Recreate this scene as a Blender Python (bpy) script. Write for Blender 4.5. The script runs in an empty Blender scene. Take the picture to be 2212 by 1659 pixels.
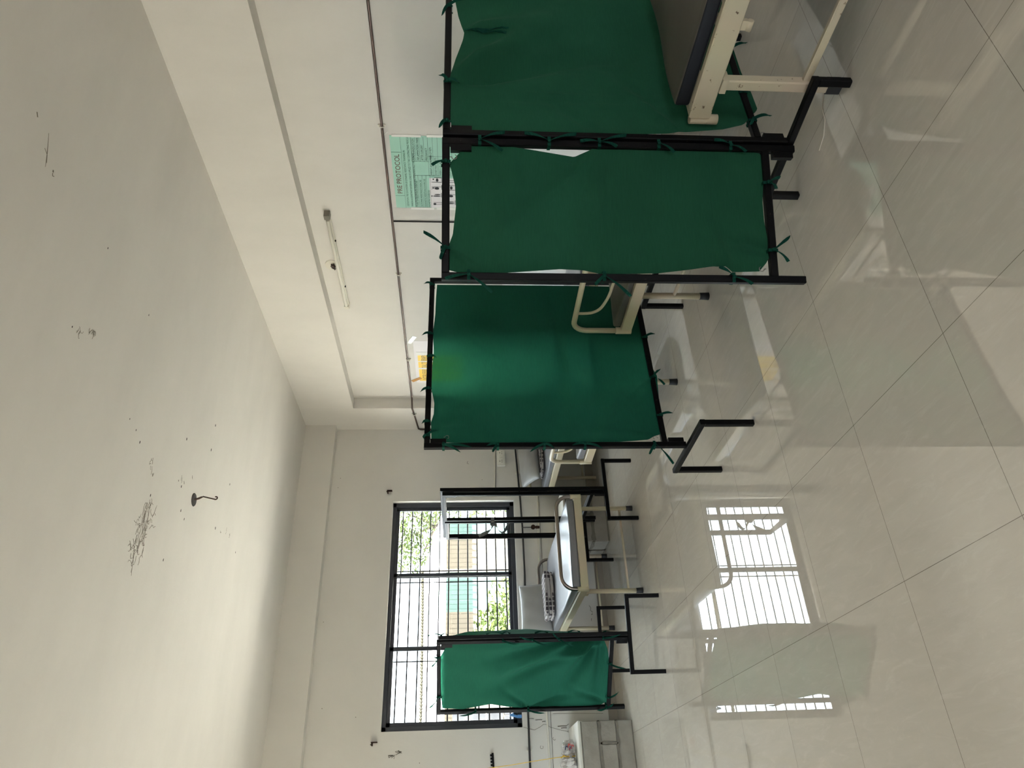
import bpy, bmesh, math, random
from mathutils import Vector, Matrix
random.seed(7)
SC = bpy.context.scene
COL = SC.collection
PI = math.pi
V = Vector
R_ = math.radians

# ------------------------------------------------------------------ materials
def new_mat(name):
    m = bpy.data.materials.new(name)
    m.use_nodes = True
    nt = m.node_tree
    return m, nt, nt.nodes, nt.links, nt.nodes['Principled BSDF']

def simple(name, col, rough=0.5, metal=0.0, vary=0.06, scale=6.0, bump=0.0, bscale=60.0, spec=0.5):
    m, nt, N, L, b = new_mat(name)
    tc = N.new('ShaderNodeTexCoord')
    nz = N.new('ShaderNodeTexNoise'); nz.inputs['Scale'].default_value = scale; nz.inputs['Detail'].default_value = 4
    L.new(tc.outputs['Object'], nz.inputs['Vector'])
    mx = N.new('ShaderNodeMix'); mx.data_type = 'RGBA'
    mx.inputs[6].default_value = (*[c*(1-vary) for c in col], 1)
    mx.inputs[7].default_value = (*[min(1, c*(1+vary)) for c in col], 1)
    L.new(nz.outputs['Fac'], mx.inputs[0]); L.new(mx.outputs[2], b.inputs['Base Color'])
    b.inputs['Roughness'].default_value = rough; b.inputs['Metallic'].default_value = metal
    b.inputs['Specular IOR Level'].default_value = spec
    if bump:
        n2 = N.new('ShaderNodeTexNoise'); n2.inputs['Scale'].default_value = bscale; n2.inputs['Detail'].default_value = 3
        L.new(tc.outputs['Object'], n2.inputs['Vector'])
        bp = N.new('ShaderNodeBump'); bp.inputs['Strength'].default_value = bump; bp.inputs['Distance'].default_value = 0.01
        L.new(n2.outputs['Fac'], bp.inputs['Height']); L.new(bp.outputs['Normal'], b.inputs['Normal'])
    return m

def chipped(name, col, chip, rough, amount, scale=18.0, spec=0.5):
    """enamel paint with chips / rust where a noise passes a threshold"""
    m, nt, N, L, b = new_mat(name)
    tc = N.new('ShaderNodeTexCoord')
    nz = N.new('ShaderNodeTexNoise'); nz.inputs['Scale'].default_value = scale; nz.inputs['Detail'].default_value = 8; nz.inputs['Roughness'].default_value = 0.65
    L.new(tc.outputs['Object'], nz.inputs['Vector'])
    rp = N.new('ShaderNodeValToRGB')
    rp.color_ramp.elements[0].position = amount; rp.color_ramp.elements[0].color = (*col, 1)
    rp.color_ramp.elements[1].position = amount + 0.035; rp.color_ramp.elements[1].color = (*chip, 1)
    L.new(nz.outputs['Fac'], rp.inputs['Fac'])
    n2 = N.new('ShaderNodeTexNoise'); n2.inputs['Scale'].default_value = 3.0
    L.new(tc.outputs['Object'], n2.inputs['Vector'])
    mx = N.new('ShaderNodeMix'); mx.data_type = 'RGBA'; mx.blend_type = 'MULTIPLY'; mx.inputs[0].default_value = 0.25
    L.new(rp.outputs['Color'], mx.inputs[6]); L.new(n2.outputs['Color'], mx.inputs[7])
    L.new(mx.outputs[2], b.inputs['Base Color'])
    b.inputs['Roughness'].default_value = rough; b.inputs['Specular IOR Level'].default_value = spec
    return m

def paint(name, col, streak=0.05):
    """old emulsion paint: broad roller unevenness, faint stains, slight bump"""
    m, nt, N, L, b = new_mat(name)
    tc = N.new('ShaderNodeTexCoord')
    n1 = N.new('ShaderNodeTexNoise'); n1.inputs['Scale'].default_value = 1.1; n1.inputs['Detail'].default_value = 6; n1.inputs['Roughness'].default_value = 0.6
    mp = N.new('ShaderNodeMapping'); mp.inputs['Scale'].default_value = (1.0, 2.2, 1.0)
    L.new(tc.outputs['Object'], mp.inputs['Vector']); L.new(mp.outputs['Vector'], n1.inputs['Vector'])
    n2 = N.new('ShaderNodeTexNoise'); n2.inputs['Scale'].default_value = 45; n2.inputs['Detail'].default_value = 5
    L.new(tc.outputs['Object'], n2.inputs['Vector'])
    r1 = N.new('ShaderNodeValToRGB')
    r1.color_ramp.elements[0].position = 0.3; r1.color_ramp.elements[0].color = (*[c*(1-streak) for c in col], 1)
    r1.color_ramp.elements[1].position = 0.7; r1.color_ramp.elements[1].color = (*[c*(1+streak*0.5) for c in col], 1)
    L.new(n1.outputs['Fac'], r1.inputs['Fac']); L.new(r1.outputs['Color'], b.inputs['Base Color'])
    b.inputs['Roughness'].default_value = 0.75; b.inputs['Specular IOR Level'].default_value = 0.25
    bp = N.new('ShaderNodeBump'); bp.inputs['Strength'].default_value = 0.08; bp.inputs['Distance'].default_value = 0.01
    L.new(n2.outputs['Fac'], bp.inputs['Height']); L.new(bp.outputs['Normal'], b.inputs['Normal'])
    return m

def floor_mat():
    """polished vitrified tiles, 0.6 m, with thin grout, marble-like streaks and mop smears"""
    m, nt, N, L, b = new_mat('polished_tile')
    tc = N.new('ShaderNodeTexCoord'); sp = N.new('ShaderNodeSeparateXYZ'); L.new(tc.outputs['Object'], sp.inputs['Vector'])
    def M(op, a, bb=None, c=None):
        n = N.new('ShaderNodeMath'); n.operation = op
        for i, x in enumerate((a, bb, c)):
            if x is None: continue
            if isinstance(x, (int, float)): n.inputs[i].default_value = x
            else: L.new(x, n.inputs[i])
        return n.outputs[0]
    def line(out, off, step, half):
        t = M('DIVIDE', M('SUBTRACT', out, off), step)
        f = M('SUBTRACT', t, M('ROUND', t))
        return M('LESS_THAN', M('MULTIPLY', M('ABSOLUTE', f), step), half), M('ROUND', M('ADD', t, 0.5))
    gx, ix = line(sp.outputs['X'], 0.66, 0.602, 0.0009)
    gy, iy = line(sp.outputs['Y'], 1.735, 0.604, 0.0009)
    g = M('MAXIMUM', gx, gy)
    # per tile tint
    cb = N.new('ShaderNodeCombineXYZ'); L.new(ix, cb.inputs[0]); L.new(iy, cb.inputs[1])
    wn = N.new('ShaderNodeTexWhiteNoise'); L.new(cb.outputs[0], wn.inputs['Vector'])
    # veins, stretched along the room and shifted per tile
    mp = N.new('ShaderNodeMapping'); mp.inputs['Scale'].default_value = (9.0, 1.6, 1.0); mp.inputs['Rotation'].default_value = (0, 0, 0.35)
    vs = N.new('ShaderNodeVectorMath'); vs.operation = 'ADD'; L.new(tc.outputs['Object'], vs.inputs[0]); L.new(wn.outputs['Color'], vs.inputs[1])
    L.new(vs.outputs[0], mp.inputs['Vector'])
    n1 = N.new('ShaderNodeTexNoise'); n1.inputs['Scale'].default_value = 2.2; n1.inputs['Detail'].default_value = 9; n1.inputs['Roughness'].default_value = 0.62; n1.inputs['Distortion'].default_value = 0.8
    L.new(mp.outputs['Vector'], n1.inputs['Vector'])
    r1 = N.new('ShaderNodeValToRGB')
    r1.color_ramp.elements[0].position = 0.25; r1.color_ramp.elements[0].color = (0.56, 0.52, 0.45, 1)
    r1.color_ramp.elements[1].position = 0.8; r1.color_ramp.elements[1].color = (0.62, 0.58, 0.51, 1)
    L.new(n1.outputs['Fac'], r1.inputs['Fac'])
    mt = N.new('ShaderNodeMix'); mt.data_type = 'RGBA'; mt.blend_type = 'MULTIPLY'; mt.inputs[0].default_value = 0.05
    L.new(r1.outputs['Color'], mt.inputs[6]); L.new(wn.outputs['Value'], mt.inputs[7])
    mg = N.new('ShaderNodeMix'); mg.data_type = 'RGBA'; mg.inputs[7].default_value = (0.16, 0.13, 0.10, 1)
    L.new(g, mg.inputs[0]); L.new(mt.outputs[2], mg.inputs[6])
    # smears: dusty, half-dried mop strokes
    ms = N.new('ShaderNodeMapping'); ms.inputs['Scale'].default_value = (6.0, 1.5, 1.0); ms.inputs['Rotation'].default_value = (0, 0, -0.5)
    L.new(tc.outputs['Object'], ms.inputs['Vector'])
    n2 = N.new('ShaderNodeTexNoise'); n2.inputs['Scale'].default_value = 3.0; n2.inputs['Detail'].default_value = 10; n2.inputs['Roughness'].default_value = 0.7; n2.inputs['Distortion'].default_value = 1.6
    L.new(ms.outputs['Vector'], n2.inputs['Vector'])
    r2 = N.new('ShaderNodeValToRGB'); r2.color_ramp.elements[0].position = 0.52; r2.color_ramp.elements[0].color = (0, 0, 0, 1)
    r2.color_ramp.elements[1].position = 0.72; r2.color_ramp.elements[1].color = (1, 1, 1, 1)
    L.new(n2.outputs['Fac'], r2.inputs['Fac'])
    md = N.new('ShaderNodeMix'); md.data_type = 'RGBA'; md.inputs[7].default_value = (0.74, 0.71, 0.65, 1)
    L.new(M('MULTIPLY', r2.outputs['Color'], 0.30), md.inputs[0]); L.new(mg.outputs[2], md.inputs[6])
    L.new(md.outputs[2], b.inputs['Base Color'])
    L.new(M('ADD', M('MULTIPLY', r2.outputs['Color'], 0.03), 0.003), b.inputs['Roughness'])
    b.inputs['IOR'].default_value = 2.05
    n3 = N.new('ShaderNodeTexNoise'); n3.inputs['Scale'].default_value = 2.5; n3.inputs['Detail'].default_value = 2
    L.new(tc.outputs['Object'], n3.inputs['Vector'])
    bp = N.new('ShaderNodeBump'); bp.inputs['Strength'].default_value = 0.002; bp.inputs['Distance'].default_value = 0.05
    L.new(n3.outputs['Fac'], bp.inputs['Height']); L.new(bp.outputs['Normal'], b.inputs['Normal'])
    return m

def cloth_mat(name, col, trans=0.25, clear=0.03, strip=None):
    m, nt, N, L, b = new_mat(name)
    out = [n for n in N if n.type == 'OUTPUT_MATERIAL'][0]
    tc = N.new('ShaderNodeTexCoord')
    mp = N.new('ShaderNodeMapping'); mp.inputs['Scale'].default_value = (1.0, 1.0, 14.0)
    L.new(tc.outputs['Object'], mp.inputs['Vector'])
    n1 = N.new('ShaderNodeTexNoise'); n1.inputs['Scale'].default_value = 22; n1.inputs['Detail'].default_value = 6
    L.new(mp.outputs['Vector'], n1.inputs['Vector'])
    n0 = N.new('ShaderNodeTexNoise'); n0.inputs['Scale'].default_value = 3.0; n0.inputs['Detail'].default_value = 3
    L.new(tc.outputs['Object'], n0.inputs['Vector'])
    ad = N.new('ShaderNodeMath'); ad.operation = 'ADD'; L.new(n1.outputs['Fac'], ad.inputs[0]); L.new(n0.outputs['Fac'], ad.inputs[1])
    r = N.new('ShaderNodeValToRGB'); r.color_ramp.elements[0].position = 0.3; r.color_ramp.elements[1].position = 1.0
    hv = N.new('ShaderNodeMath'); hv.operation = 'MULTIPLY'; hv.inputs[1].default_value = 0.6; L.new(ad.outputs[0], hv.inputs[0])
    r.color_ramp.elements[0].color = (*[c*0.82 for c in col], 1); r.color_ramp.elements[1].color = (*[c*1.25 for c in col], 1)
    L.new(hv.outputs[0], r.inputs['Fac'])
    L.new(r.outputs['Color'], b.inputs['Base Color'])
    b.inputs['Roughness'].default_value = 0.9; b.inputs['Specular IOR Level'].default_value = 0.08
    b.inputs['Sheen Weight'].default_value = 0.0
    tr = N.new('ShaderNodeBsdfTranslucent'); L.new(r.outputs['Color'], tr.inputs['Color'])
    mx = N.new('ShaderNodeMixShader'); mx.inputs[0].default_value = trans
    L.new(b.outputs[0], mx.inputs[1]); L.new(tr.outputs[0], mx.inputs[2])
    tp = N.new('ShaderNodeBsdfTransparent'); tp.inputs['Color'].default_value = (0.10, 0.72, 0.42, 1)
    m2 = N.new('ShaderNodeMixShader'); m2.inputs[0].default_value = clear
    L.new(mx.outputs[0], m2.inputs[1]); L.new(tp.outputs[0], m2.inputs[2])
    L.new(m2.outputs[0], out.inputs['Surface'])
    if strip:            # glow band put into the cloth: translucency raised along a middle strip
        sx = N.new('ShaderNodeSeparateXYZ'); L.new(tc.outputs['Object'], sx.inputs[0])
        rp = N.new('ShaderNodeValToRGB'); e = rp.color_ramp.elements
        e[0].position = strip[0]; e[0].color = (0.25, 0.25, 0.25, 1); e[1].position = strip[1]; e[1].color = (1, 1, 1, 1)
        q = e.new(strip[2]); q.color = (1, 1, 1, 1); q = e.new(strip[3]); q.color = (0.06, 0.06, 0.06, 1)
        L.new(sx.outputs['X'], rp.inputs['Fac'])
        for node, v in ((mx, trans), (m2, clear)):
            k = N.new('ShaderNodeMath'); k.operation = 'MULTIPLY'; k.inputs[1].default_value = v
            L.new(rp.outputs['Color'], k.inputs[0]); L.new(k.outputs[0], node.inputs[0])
    return m

def glass_mat():
    m, nt, N, L, b = new_mat('window_glass')
    out = [n for n in N if n.type == 'OUTPUT_MATERIAL'][0]
    N.remove(b)
    fr = N.new('ShaderNodeFresnel'); ge = N.new('ShaderNodeNewGeometry'); ix = N.new('ShaderNodeMix'); ix.data_type = 'FLOAT'
    ix.inputs[2].default_value = 1.33; ix.inputs[3].default_value = 1/1.33        # same thin-sheet reflection from both faces
    L.new(ge.outputs['Backfacing'], ix.inputs[0]); L.new(ix.outputs[0], fr.inputs['IOR'])
    tp = N.new('ShaderNodeBsdfTransparent'); tp.inputs['Color'].default_value = (0.94, 0.97, 0.97, 1)
    gl = N.new('ShaderNodeBsdfGlossy'); gl.inputs['Roughness'].default_value = 0.02
    mx = N.new('ShaderNodeMixShader'); L.new(fr.outputs[0], mx.inputs[0]); L.new(tp.outputs[0], mx.inputs[1]); L.new(gl.outputs[0], mx.inputs[2])
    L.new(mx.outputs[0], out.inputs['Surface'])
    return m

def plaid_mat(name, base, light):
    m, nt, N, L, b = new_mat(name)
    tc = N.new('ShaderNodeTexCoord')
    def wave(d, sc, ph):
        w = N.new('ShaderNodeTexWave'); w.wave_type = 'BANDS'; w.bands_direction = d; w.inputs['Scale'].default_value = sc; w.inputs['Phase Offset'].default_value = ph
        w.inputs['Distortion'].default_value = 0.6
        L.new(tc.outputs['Object'], w.inputs['Vector'])
        r = N.new('ShaderNodeValToRGB'); r.color_ramp.elements[0].position = 0.80; r.color_ramp.elements[1].position = 0.90
        L.new(w.outputs['Color'], r.inputs['Fac']); return r.outputs['Color']
    a = wave('X', 7.0, 0); c = wave('Y', 7.0, 1.0); d = wave('Z', 9.0, 0.5)
    mx = N.new('ShaderNodeMath'); mx.operation = 'MAXIMUM'; L.new(a, mx.inputs[0]); L.new(d, mx.inputs[1])
    m3 = N.new('ShaderNodeMath'); m3.operation = 'MAXIMUM'; L.new(mx.outputs[0], m3.inputs[0]); L.new(c, m3.inputs[1])
    cm = N.new('ShaderNodeMix'); cm.data_type = 'RGBA'; cm.inputs[6].default_value = (*base, 1); cm.inputs[7].default_value = (*light, 1)
    L.new(m3.outputs[0], cm.inputs[0]); L.new(cm.outputs[2], b.inputs['Base Color'])
    b.inputs['Roughness'].default_value = 0.9
    return m

def corrugated(name, col):
    m, nt, N, L, b = new_mat(name)
    b.inputs['Specular IOR Level'].default_value = 0.0
    b.inputs['Base Color'].default_value = (*col, 1); b.inputs['Roughness'].default_value = 0.5
    tc = N.new('ShaderNodeTexCoord')
    w = N.new('ShaderNodeTexWave'); w.wave_type = 'BANDS'; w.bands_direction = 'X'; w.inputs['Scale'].default_value = 2.6
    L.new(tc.outputs['Object'], w.inputs['Vector'])
    r = N.new('ShaderNodeValToRGB'); r.color_ramp.elements[0].position = 0.0; r.color_ramp.elements[1].position = 0.12
    r.color_ramp.elements[0].color = (*[c*0.6 for c in col], 1); r.color_ramp.elements[1].color = (*col, 1)
    L.new(w.outputs['Color'], r.inputs['Fac']); L.new(r.outputs['Color'], b.inputs['Base Color'])
    return m

MT = {}
MT['wall'] = paint('wall_paint', (0.655, 0.631, 0.592))
MT['wallb'] = paint('back_wall_paint', (0.655, 0.638, 0.602))
MT['ceil'] = paint('ceiling_paint', (0.69, 0.664, 0.625), 0.06)
MT['white'] = simple('white_band', (0.86, 0.86, 0.85), 0.5)
MT['floor'] = floor_mat()
MT['skirt'] = simple('skirting_tile', (0.34, 0.30, 0.25), 0.25, vary=0.1)
MT['black'] = chipped('black_enamel', (0.0045, 0.004, 0.0042), (0.035, 0.026, 0.02), 0.42, 0.66, 40, 0.10)
MT['blackp'] = simple('black_rubber', (0.012, 0.012, 0.013), 0.6)
MT['cream'] = chipped('cream_enamel', (0.60, 0.52, 0.37), (0.16, 0.09, 0.05), 0.38, 0.685, 30)
MT['cream_worn'] = chipped('worn_cream_enamel', (0.60, 0.52, 0.37), (0.13, 0.07, 0.035), 0.42, 0.628, 22)
MT['steel'] = simple('brushed_steel', (0.30, 0.26, 0.235), 0.28, metal=1.0)
MT['matt_grey'] = simple('grey_vinyl', (0.20, 0.205, 0.225), 0.30, vary=0.08, bump=0.05, bscale=18)
MT['matt_brown'] = simple('brown_grey_vinyl', (0.085, 0.074, 0.062), 0.45, vary=0.12, bump=0.12, bscale=10)
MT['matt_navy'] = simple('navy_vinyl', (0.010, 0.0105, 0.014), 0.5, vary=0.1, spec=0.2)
MT['pillow'] = simple('grey_rexine', (0.25, 0.25, 0.245), 0.46, vary=0.06, bump=0.1, bscale=14)
MT['green'] = cloth_mat('green_cloth', (0.0155, 0.076, 0.042), 0.30, 0.012)
MT['green_glow'] = cloth_mat('glow_band_green_cloth', (0.009, 0.068, 0.042), 0.62, 0.13, (0.24, 0.42, 0.58, 0.80))  # even cloth; the strip values put in its band of glow
MT['green_far'] = cloth_mat('far_green_cloth', (0.014, 0.098, 0.062), 0.12, 0.006)
MT['tie'] = cloth_mat('green_tape', (0.008, 0.062, 0.042), 0.25, 0.0)
MT['tie_grey'] = simple('grey_cloth_strip', (0.14, 0.145, 0.14), 0.9)
MT['winframe'] = simple('dark_aluminium', (0.024, 0.027, 0.036), 0.4, vary=0.1)
MT['bar'] = simple('grille_bar', (0.008, 0.008, 0.009), 0.6, spec=0.05)
MT['glass'] = glass_mat()
MT['conduit'] = simple('brown_conduit', (0.050, 0.027, 0.018), 0.4)
MT['conduit_dark'] = simple('dark_conduit', (0.022, 0.020, 0.020), 0.4)
MT['pvc'] = simple('white_pvc', (0.70, 0.675, 0.59), 0.45)
MT['switch'] = simple('ivory_plastic', (0.78, 0.76, 0.68), 0.35)
MT['dark'] = simple('dark_hole', (0.014, 0.011, 0.009), 0.8, spec=0.1)
MT['rust'] = simple('rusty_iron', (0.040, 0.020, 0.013), 0.8, vary=0.3, scale=30, spec=0.15)
MT['capdark'] = simple('worn_end_cap', (0.17, 0.15, 0.12), 0.6)
MT['tube'] = simple('tube_light_glass', (0.72, 0.70, 0.62), 0.3)
MT['batten'] = simple('batten_enamel', (0.66, 0.63, 0.55), 0.4)
MT['block'] = simple('cement_block', (0.31, 0.288, 0.25), 0.85, vary=0.28, scale=9, bump=0.4, bscale=25)
MT['mortar'] = simple('mortar', (0.19, 0.172, 0.145), 0.95, vary=0.3, scale=14, bump=0.5, bscale=30)
MT['plaster'] = simple('white_plaster', (0.70, 0.685, 0.63), 0.6, vary=0.08)
MT['plaid'] = plaid_mat('plaid_blanket', (0.055, 0.045, 0.052), (0.40, 0.37, 0.36))
MT['plaid2'] = plaid_mat('pale_plaid_blanket', (0.22, 0.14, 0.14), (0.75, 0.70, 0.70))
MT['poster'] = simple('green_chart_paper', (0.30, 0.55, 0.44), 0.4, vary=0.05)
MT['paper'] = simple('printed_paper', (0.72, 0.69, 0.70), 0.5, vary=0.04)
MT['ink'] = simple('black_ink', (0.05, 0.075, 0.065), 0.7)
MT['inkred'] = simple('red_brown_ink', (0.11, 0.028, 0.018), 0.7)
MT['inkblack'] = simple('black_print', (0.02, 0.02, 0.022), 0.7)
MT['inkgreen'] = simple('green_pen', (0.035, 0.10, 0.065), 0.7)
MT['yellow'] = simple('yellow_chart_paper', (0.74, 0.48, 0.05), 0.4, vary=0.05)
MT['film'] = simple('clear_tape', (0.82, 0.81, 0.77), 0.12)
MT['tape'] = simple('brown_packing_tape', (0.36, 0.19, 0.065), 0.25)
MT['ystring'] = simple('yellow_string', (0.72, 0.48, 0.07), 0.7)
MT['bag'] = simple('clear_plastic_bag', (0.46, 0.44, 0.42), 0.18, vary=0.25, scale=25, bump=0.4, bscale=30)
MT['red'] = simple('red_print', (0.55, 0.07, 0.06), 0.4)
MT['navyp'] = simple('navy_print', (0.06, 0.07, 0.14), 0.4)
MT['blue'] = simple('blue_plastic', (0.10, 0.28, 0.62), 0.4)
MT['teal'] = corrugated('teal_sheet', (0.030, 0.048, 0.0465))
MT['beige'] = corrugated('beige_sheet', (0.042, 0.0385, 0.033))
MT['roofw'] = simple('pale_roof_sheet', (0.80, 0.82, 0.82), 0.5)
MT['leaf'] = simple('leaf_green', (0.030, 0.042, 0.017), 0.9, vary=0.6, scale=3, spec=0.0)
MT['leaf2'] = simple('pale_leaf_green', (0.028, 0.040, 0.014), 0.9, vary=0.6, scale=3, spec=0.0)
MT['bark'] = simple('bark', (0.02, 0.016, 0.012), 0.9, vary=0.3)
MT['soil'] = simple('dry_ground', (0.50, 0.465, 0.415), 0.95, vary=0.15, scale=2)
MT['unseen_ground'] = simple('dark_unseen_ground', (0.085, 0.077, 0.066), 0.95, vary=0.3, scale=4, spec=0.0)  # unseen ground, made dark so less light bounces indoors
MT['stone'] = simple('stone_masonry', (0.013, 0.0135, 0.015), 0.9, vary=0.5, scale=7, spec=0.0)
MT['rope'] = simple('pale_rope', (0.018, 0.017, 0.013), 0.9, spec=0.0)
MT['mark'] = simple('scuff_mark', (0.10, 0.085, 0.065), 0.9)
MT['peel'] = simple('peeled_edge', (0.17, 0.145, 0.11), 0.9)
MT['thread'] = simple('white_thread', (0.62, 0.57, 0.48), 0.8)

# ------------------------------------------------------------------ mesh builder
class MB:
    def __init__(self): self.v = []; self.f = []; self.sm = []
    def add(self, vs, fs, smooth=False):
        k = len(self.v); self.v += [V(p) for p in vs]
        for f in fs: self.f.append([i + k for i in f]); self.sm.append(smooth)
        return self
    def box(self, a, b):
        x0, y0, z0 = a; x1, y1, z1 = b
        return self.add([(x0,y0,z0),(x1,y0,z0),(x1,y1,z0),(x0,y1,z0),(x0,y0,z1),(x1,y0,z1),(x1,y1,z1),(x0,y1,z1)],
                        [(0,3,2,1),(4,5,6,7),(0,1,5,4),(1,2,6,5),(2,3,7,6),(3,0,4,7)])
    def obox(self, c, ax, ay, az, hx, hy, hz):
        c = V(c); ax, ay, az = V(ax).normalized()*hx, V(ay).normalized()*hy, V(az).normalized()*hz
        p = [c+sx*ax+sy*ay+sz*az for sz in (-1,1) for sx, sy in ((-1,-1),(1,-1),(1,1),(-1,1))]
        return self.add(p, [(0,3,2,1),(4,5,6,7),(0,1,5,4),(1,2,6,5),(2,3,7,6),(3,0,4,7)])
    def beam(self, p, q, w, h=None, side=None):
        """square tube from p to q; w across, h along 'side' x axis; slightly chamfered"""
        p, q = V(p), V(q); d = (q-p).normalized(); h = h or w
        up = V(side) if side is not None else (V((0,0,1)) if abs(d.z) < 0.9 else V((0,1,0)))
        s = d.cross(up).normalized(); t = s.cross(d).normalized()
        c = min(w, h)*0.12
        prof = []
        for sx, sy in ((1,1),(-1,1),(-1,-1),(1,-1)):
            a = (sx*w/2, sy*(h/2-c)); b = (sx*(w/2-c), sy*h/2)
            prof += [a, b] if sx*sy > 0 else [b, a]
        n = len(prof); vs = [p+s*a+t*b for a, b in prof]+[q+s*a+t*b for a, b in prof]
        fs = [(i, (i+1) % n, n+(i+1) % n, n+i) for i in range(n)]+[tuple(range(n))[::-1], tuple(range(n, 2*n))]
        return self.add(vs, fs)
    def tube(self, pts, r, n=10, closed=False):
        pts = [V(p) for p in pts]; m = len(pts); vs = []; fs = []
        d0 = (pts[1]-pts[0]).normalized(); ref = V((0,0,1)) if abs(d0.z) < 0.9 else V((1,0,0))
        s = d0.cross(ref).normalized()
        for i, p in enumerate(pts):
            if closed: d = (pts[(i+1) % m]-pts[i-1]).normalized()
            else: d = (pts[min(i+1, m-1)]-pts[max(i-1, 0)]).normalized()
            s = (s-d*s.dot(d)).normalized(); t = d.cross(s)
            rr = r[i] if isinstance(r, (list, tuple)) else r
            vs += [p+rr*(math.cos(2*PI*k/n)*s+math.sin(2*PI*k/n)*t) for k in range(n)]
        for i in range(m if closed else m-1):
            j = (i+1) % m
            fs += [(i*n+k, i*n+(k+1) % n, j*n+(k+1) % n, j*n+k) for k in range(n)]
        self.add(vs, fs, True)
        if not closed:
            self.add(vs[:n], [tuple(range(n))[::-1]]); self.add(vs[-n:], [tuple(range(n))])
        return self
    def ribbon(self, pts, w, side, th=0.0012):
        """flat strip along pts, width w along 'side' (vector or list)"""
        pts = [V(p) for p in pts]; m = len(pts)
        sd = side if isinstance(side, list) else [side]*m
        vs = []
        for i, p in enumerate(pts):
            d = (pts[min(i+1, m-1)]-pts[max(i-1, 0)]).normalized()
            s = V(sd[i]); s = (s-d*s.dot(d)).normalized(); n = d.cross(s)
            ww = w[i] if isinstance(w, (list, tuple)) else w
            vs += [p+s*ww/2+n*th/2, p-s*ww/2+n*th/2, p-s*ww/2-n*th/2, p+s*ww/2-n*th/2]
        fs = [(0,1,2,3), (4*m-1,4*m-2,4*m-3,4*m-4)]
        for i in range(m-1):
            a, b = 4*i, 4*i+4
            fs += [(a+k, b+k, b+(k+1) % 4, a+(k+1) % 4) for k in range(4)]
        return self.add(vs, fs)
    def poly(self, pts, n, th=0.0):
        """flat polygon, given thickness along n"""
        pts = [V(p) for p in pts]; n = V(n).normalized(); k = len(pts)
        if th == 0: return self.add(pts, [tuple(range(k))])
        vs = pts+[p+n*th for p in pts]
        return self.add(vs, [tuple(range(k))[::-1], tuple(range(k, 2*k))]+[(i, (i+1) % k, k+(i+1) % k, k+i) for i in range(k)])
    def lump(self, c, r, sq=(1,1,1), n=8):
        c = V(c); vs = []; fs = []
        m = n//2
        for i in range(m+1):
            th = PI*i/m
            for k in range(n):
                ph = 2*PI*k/n
                vs.append(c+V((r*sq[0]*math.sin(th)*math.cos(ph), r*sq[1]*math.sin(th)*math.sin(ph), r*sq[2]*math.cos(th))))
        for i in range(m):
            fs += [(i*n+k, (i+1)*n+k, (i+1)*n+(k+1) % n, i*n+(k+1) % n) for k in range(n)]
        return self.add(vs, fs, True)
    def build(self, name, mat, parent=None, bevel=0.0, seg=2):
        org = V(parent.get('_o', (0,0,0))) if parent is not None else V((0,0,0))
        me = bpy.data.meshes.new(name)
        me.from_pydata([p-org for p in self.v], [], self.f)
        me.polygons.foreach_set('use_smooth', self.sm); me.update()
        bm = bmesh.new(); bm.from_mesh(me); bmesh.ops.remove_doubles(bm, verts=bm.verts, dist=1e-6)
        bmesh.ops.recalc_face_normals(bm, faces=bm.faces); bm.to_mesh(me); bm.free()
        me.materials.append(mat)
        o = bpy.data.objects.new(name, me); COL.objects.link(o)
        if parent is not None:
            o.parent = parent; o['_o'] = tuple(org)
        if bevel:
            b = o.modifiers.new('bevel', 'BEVEL'); b.width = bevel; b.segments = seg; b.limit_method = 'ANGLE'
        return o

def tag(o, label, cat, group=None):
    o['label'] = label; o['category'] = cat
    if group: o['group'] = group
    return o
def thing(name, label, cat, loc, group=None):
    o = bpy.data.objects.new(name, None); COL.objects.link(o); o.location = loc; o['_o'] = tuple(loc); o.empty_display_size = 0.1
    return tag(o, label, cat, group)
def struct(o): o['kind'] = 'structure'; return o
def arc(c, u, v, r, a0, a1, n):
    c, u, v = V(c), V(u), V(v)
    return [c+r*(math.cos(a0+(a1-a0)*i/n)*u+math.sin(a0+(a1-a0)*i/n)*v) for i in range(n+1)]
TEXTS = []
def text(name, body, size, loc, xdir, ydir, mat, parent, squeeze=1.0):
    c = bpy.data.curves.new(name, 'FONT'); c.body = body; c.size = size; c.resolution_u = 3
    c.materials.append(mat)
    o = bpy.data.objects.new(name, c); COL.objects.link(o)
    x, y = V(xdir).normalized(), V(ydir).normalized(); z = x.cross(y)
    m = Matrix(((x.x*squeeze, y.x, z.x, 0), (x.y*squeeze, y.y, z.y, 0), (x.z*squeeze, y.z, z.z, 0), (0, 0, 0, 1)))
    org = V(parent['_o']); m.translation = V(loc)-org
    o.parent = parent; o.matrix_local = m
    TEXTS.append(o)
    return o

# ------------------------------------------------------------------ room
XB, XP = 4.02, 4.15          # beam / column face and recessed panel of the right wall
YW, YBM = 7.50, 7.39         # back wall and back beam face
ZC = 3.30
XL, YF = -2.9, -4.2
WX0, WX1, WZ0, WZ1 = 0.80, 3.115, 0.925, 2.265
struct(MB().box((XL-0.2, YF-0.2, -0.12), (XP+0.2, YW+0.25, 0)).build('floor', MT['floor']))
ceiling = struct(MB().box((XL-0.2, YF-2.4, ZC), (XP+0.2, YW+0.25, ZC+0.12)).build('ceiling', MT['ceil']))  # runs past the front wall as an added overhang shading the opening
wb = MB()
wb.box((XL, YW, 0), (WX0, YW+0.22, ZC)); wb.box((WX1, YW, 0), (XP+0.2, YW+0.22, ZC))
wb.box((WX0, YW, 0), (WX1, YW+0.22, WZ0)); wb.box((WX0, YW, WZ1), (WX1, YW+0.22, ZC))
wall_back = struct(wb.build('wall_back', MT['wallb']))
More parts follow.
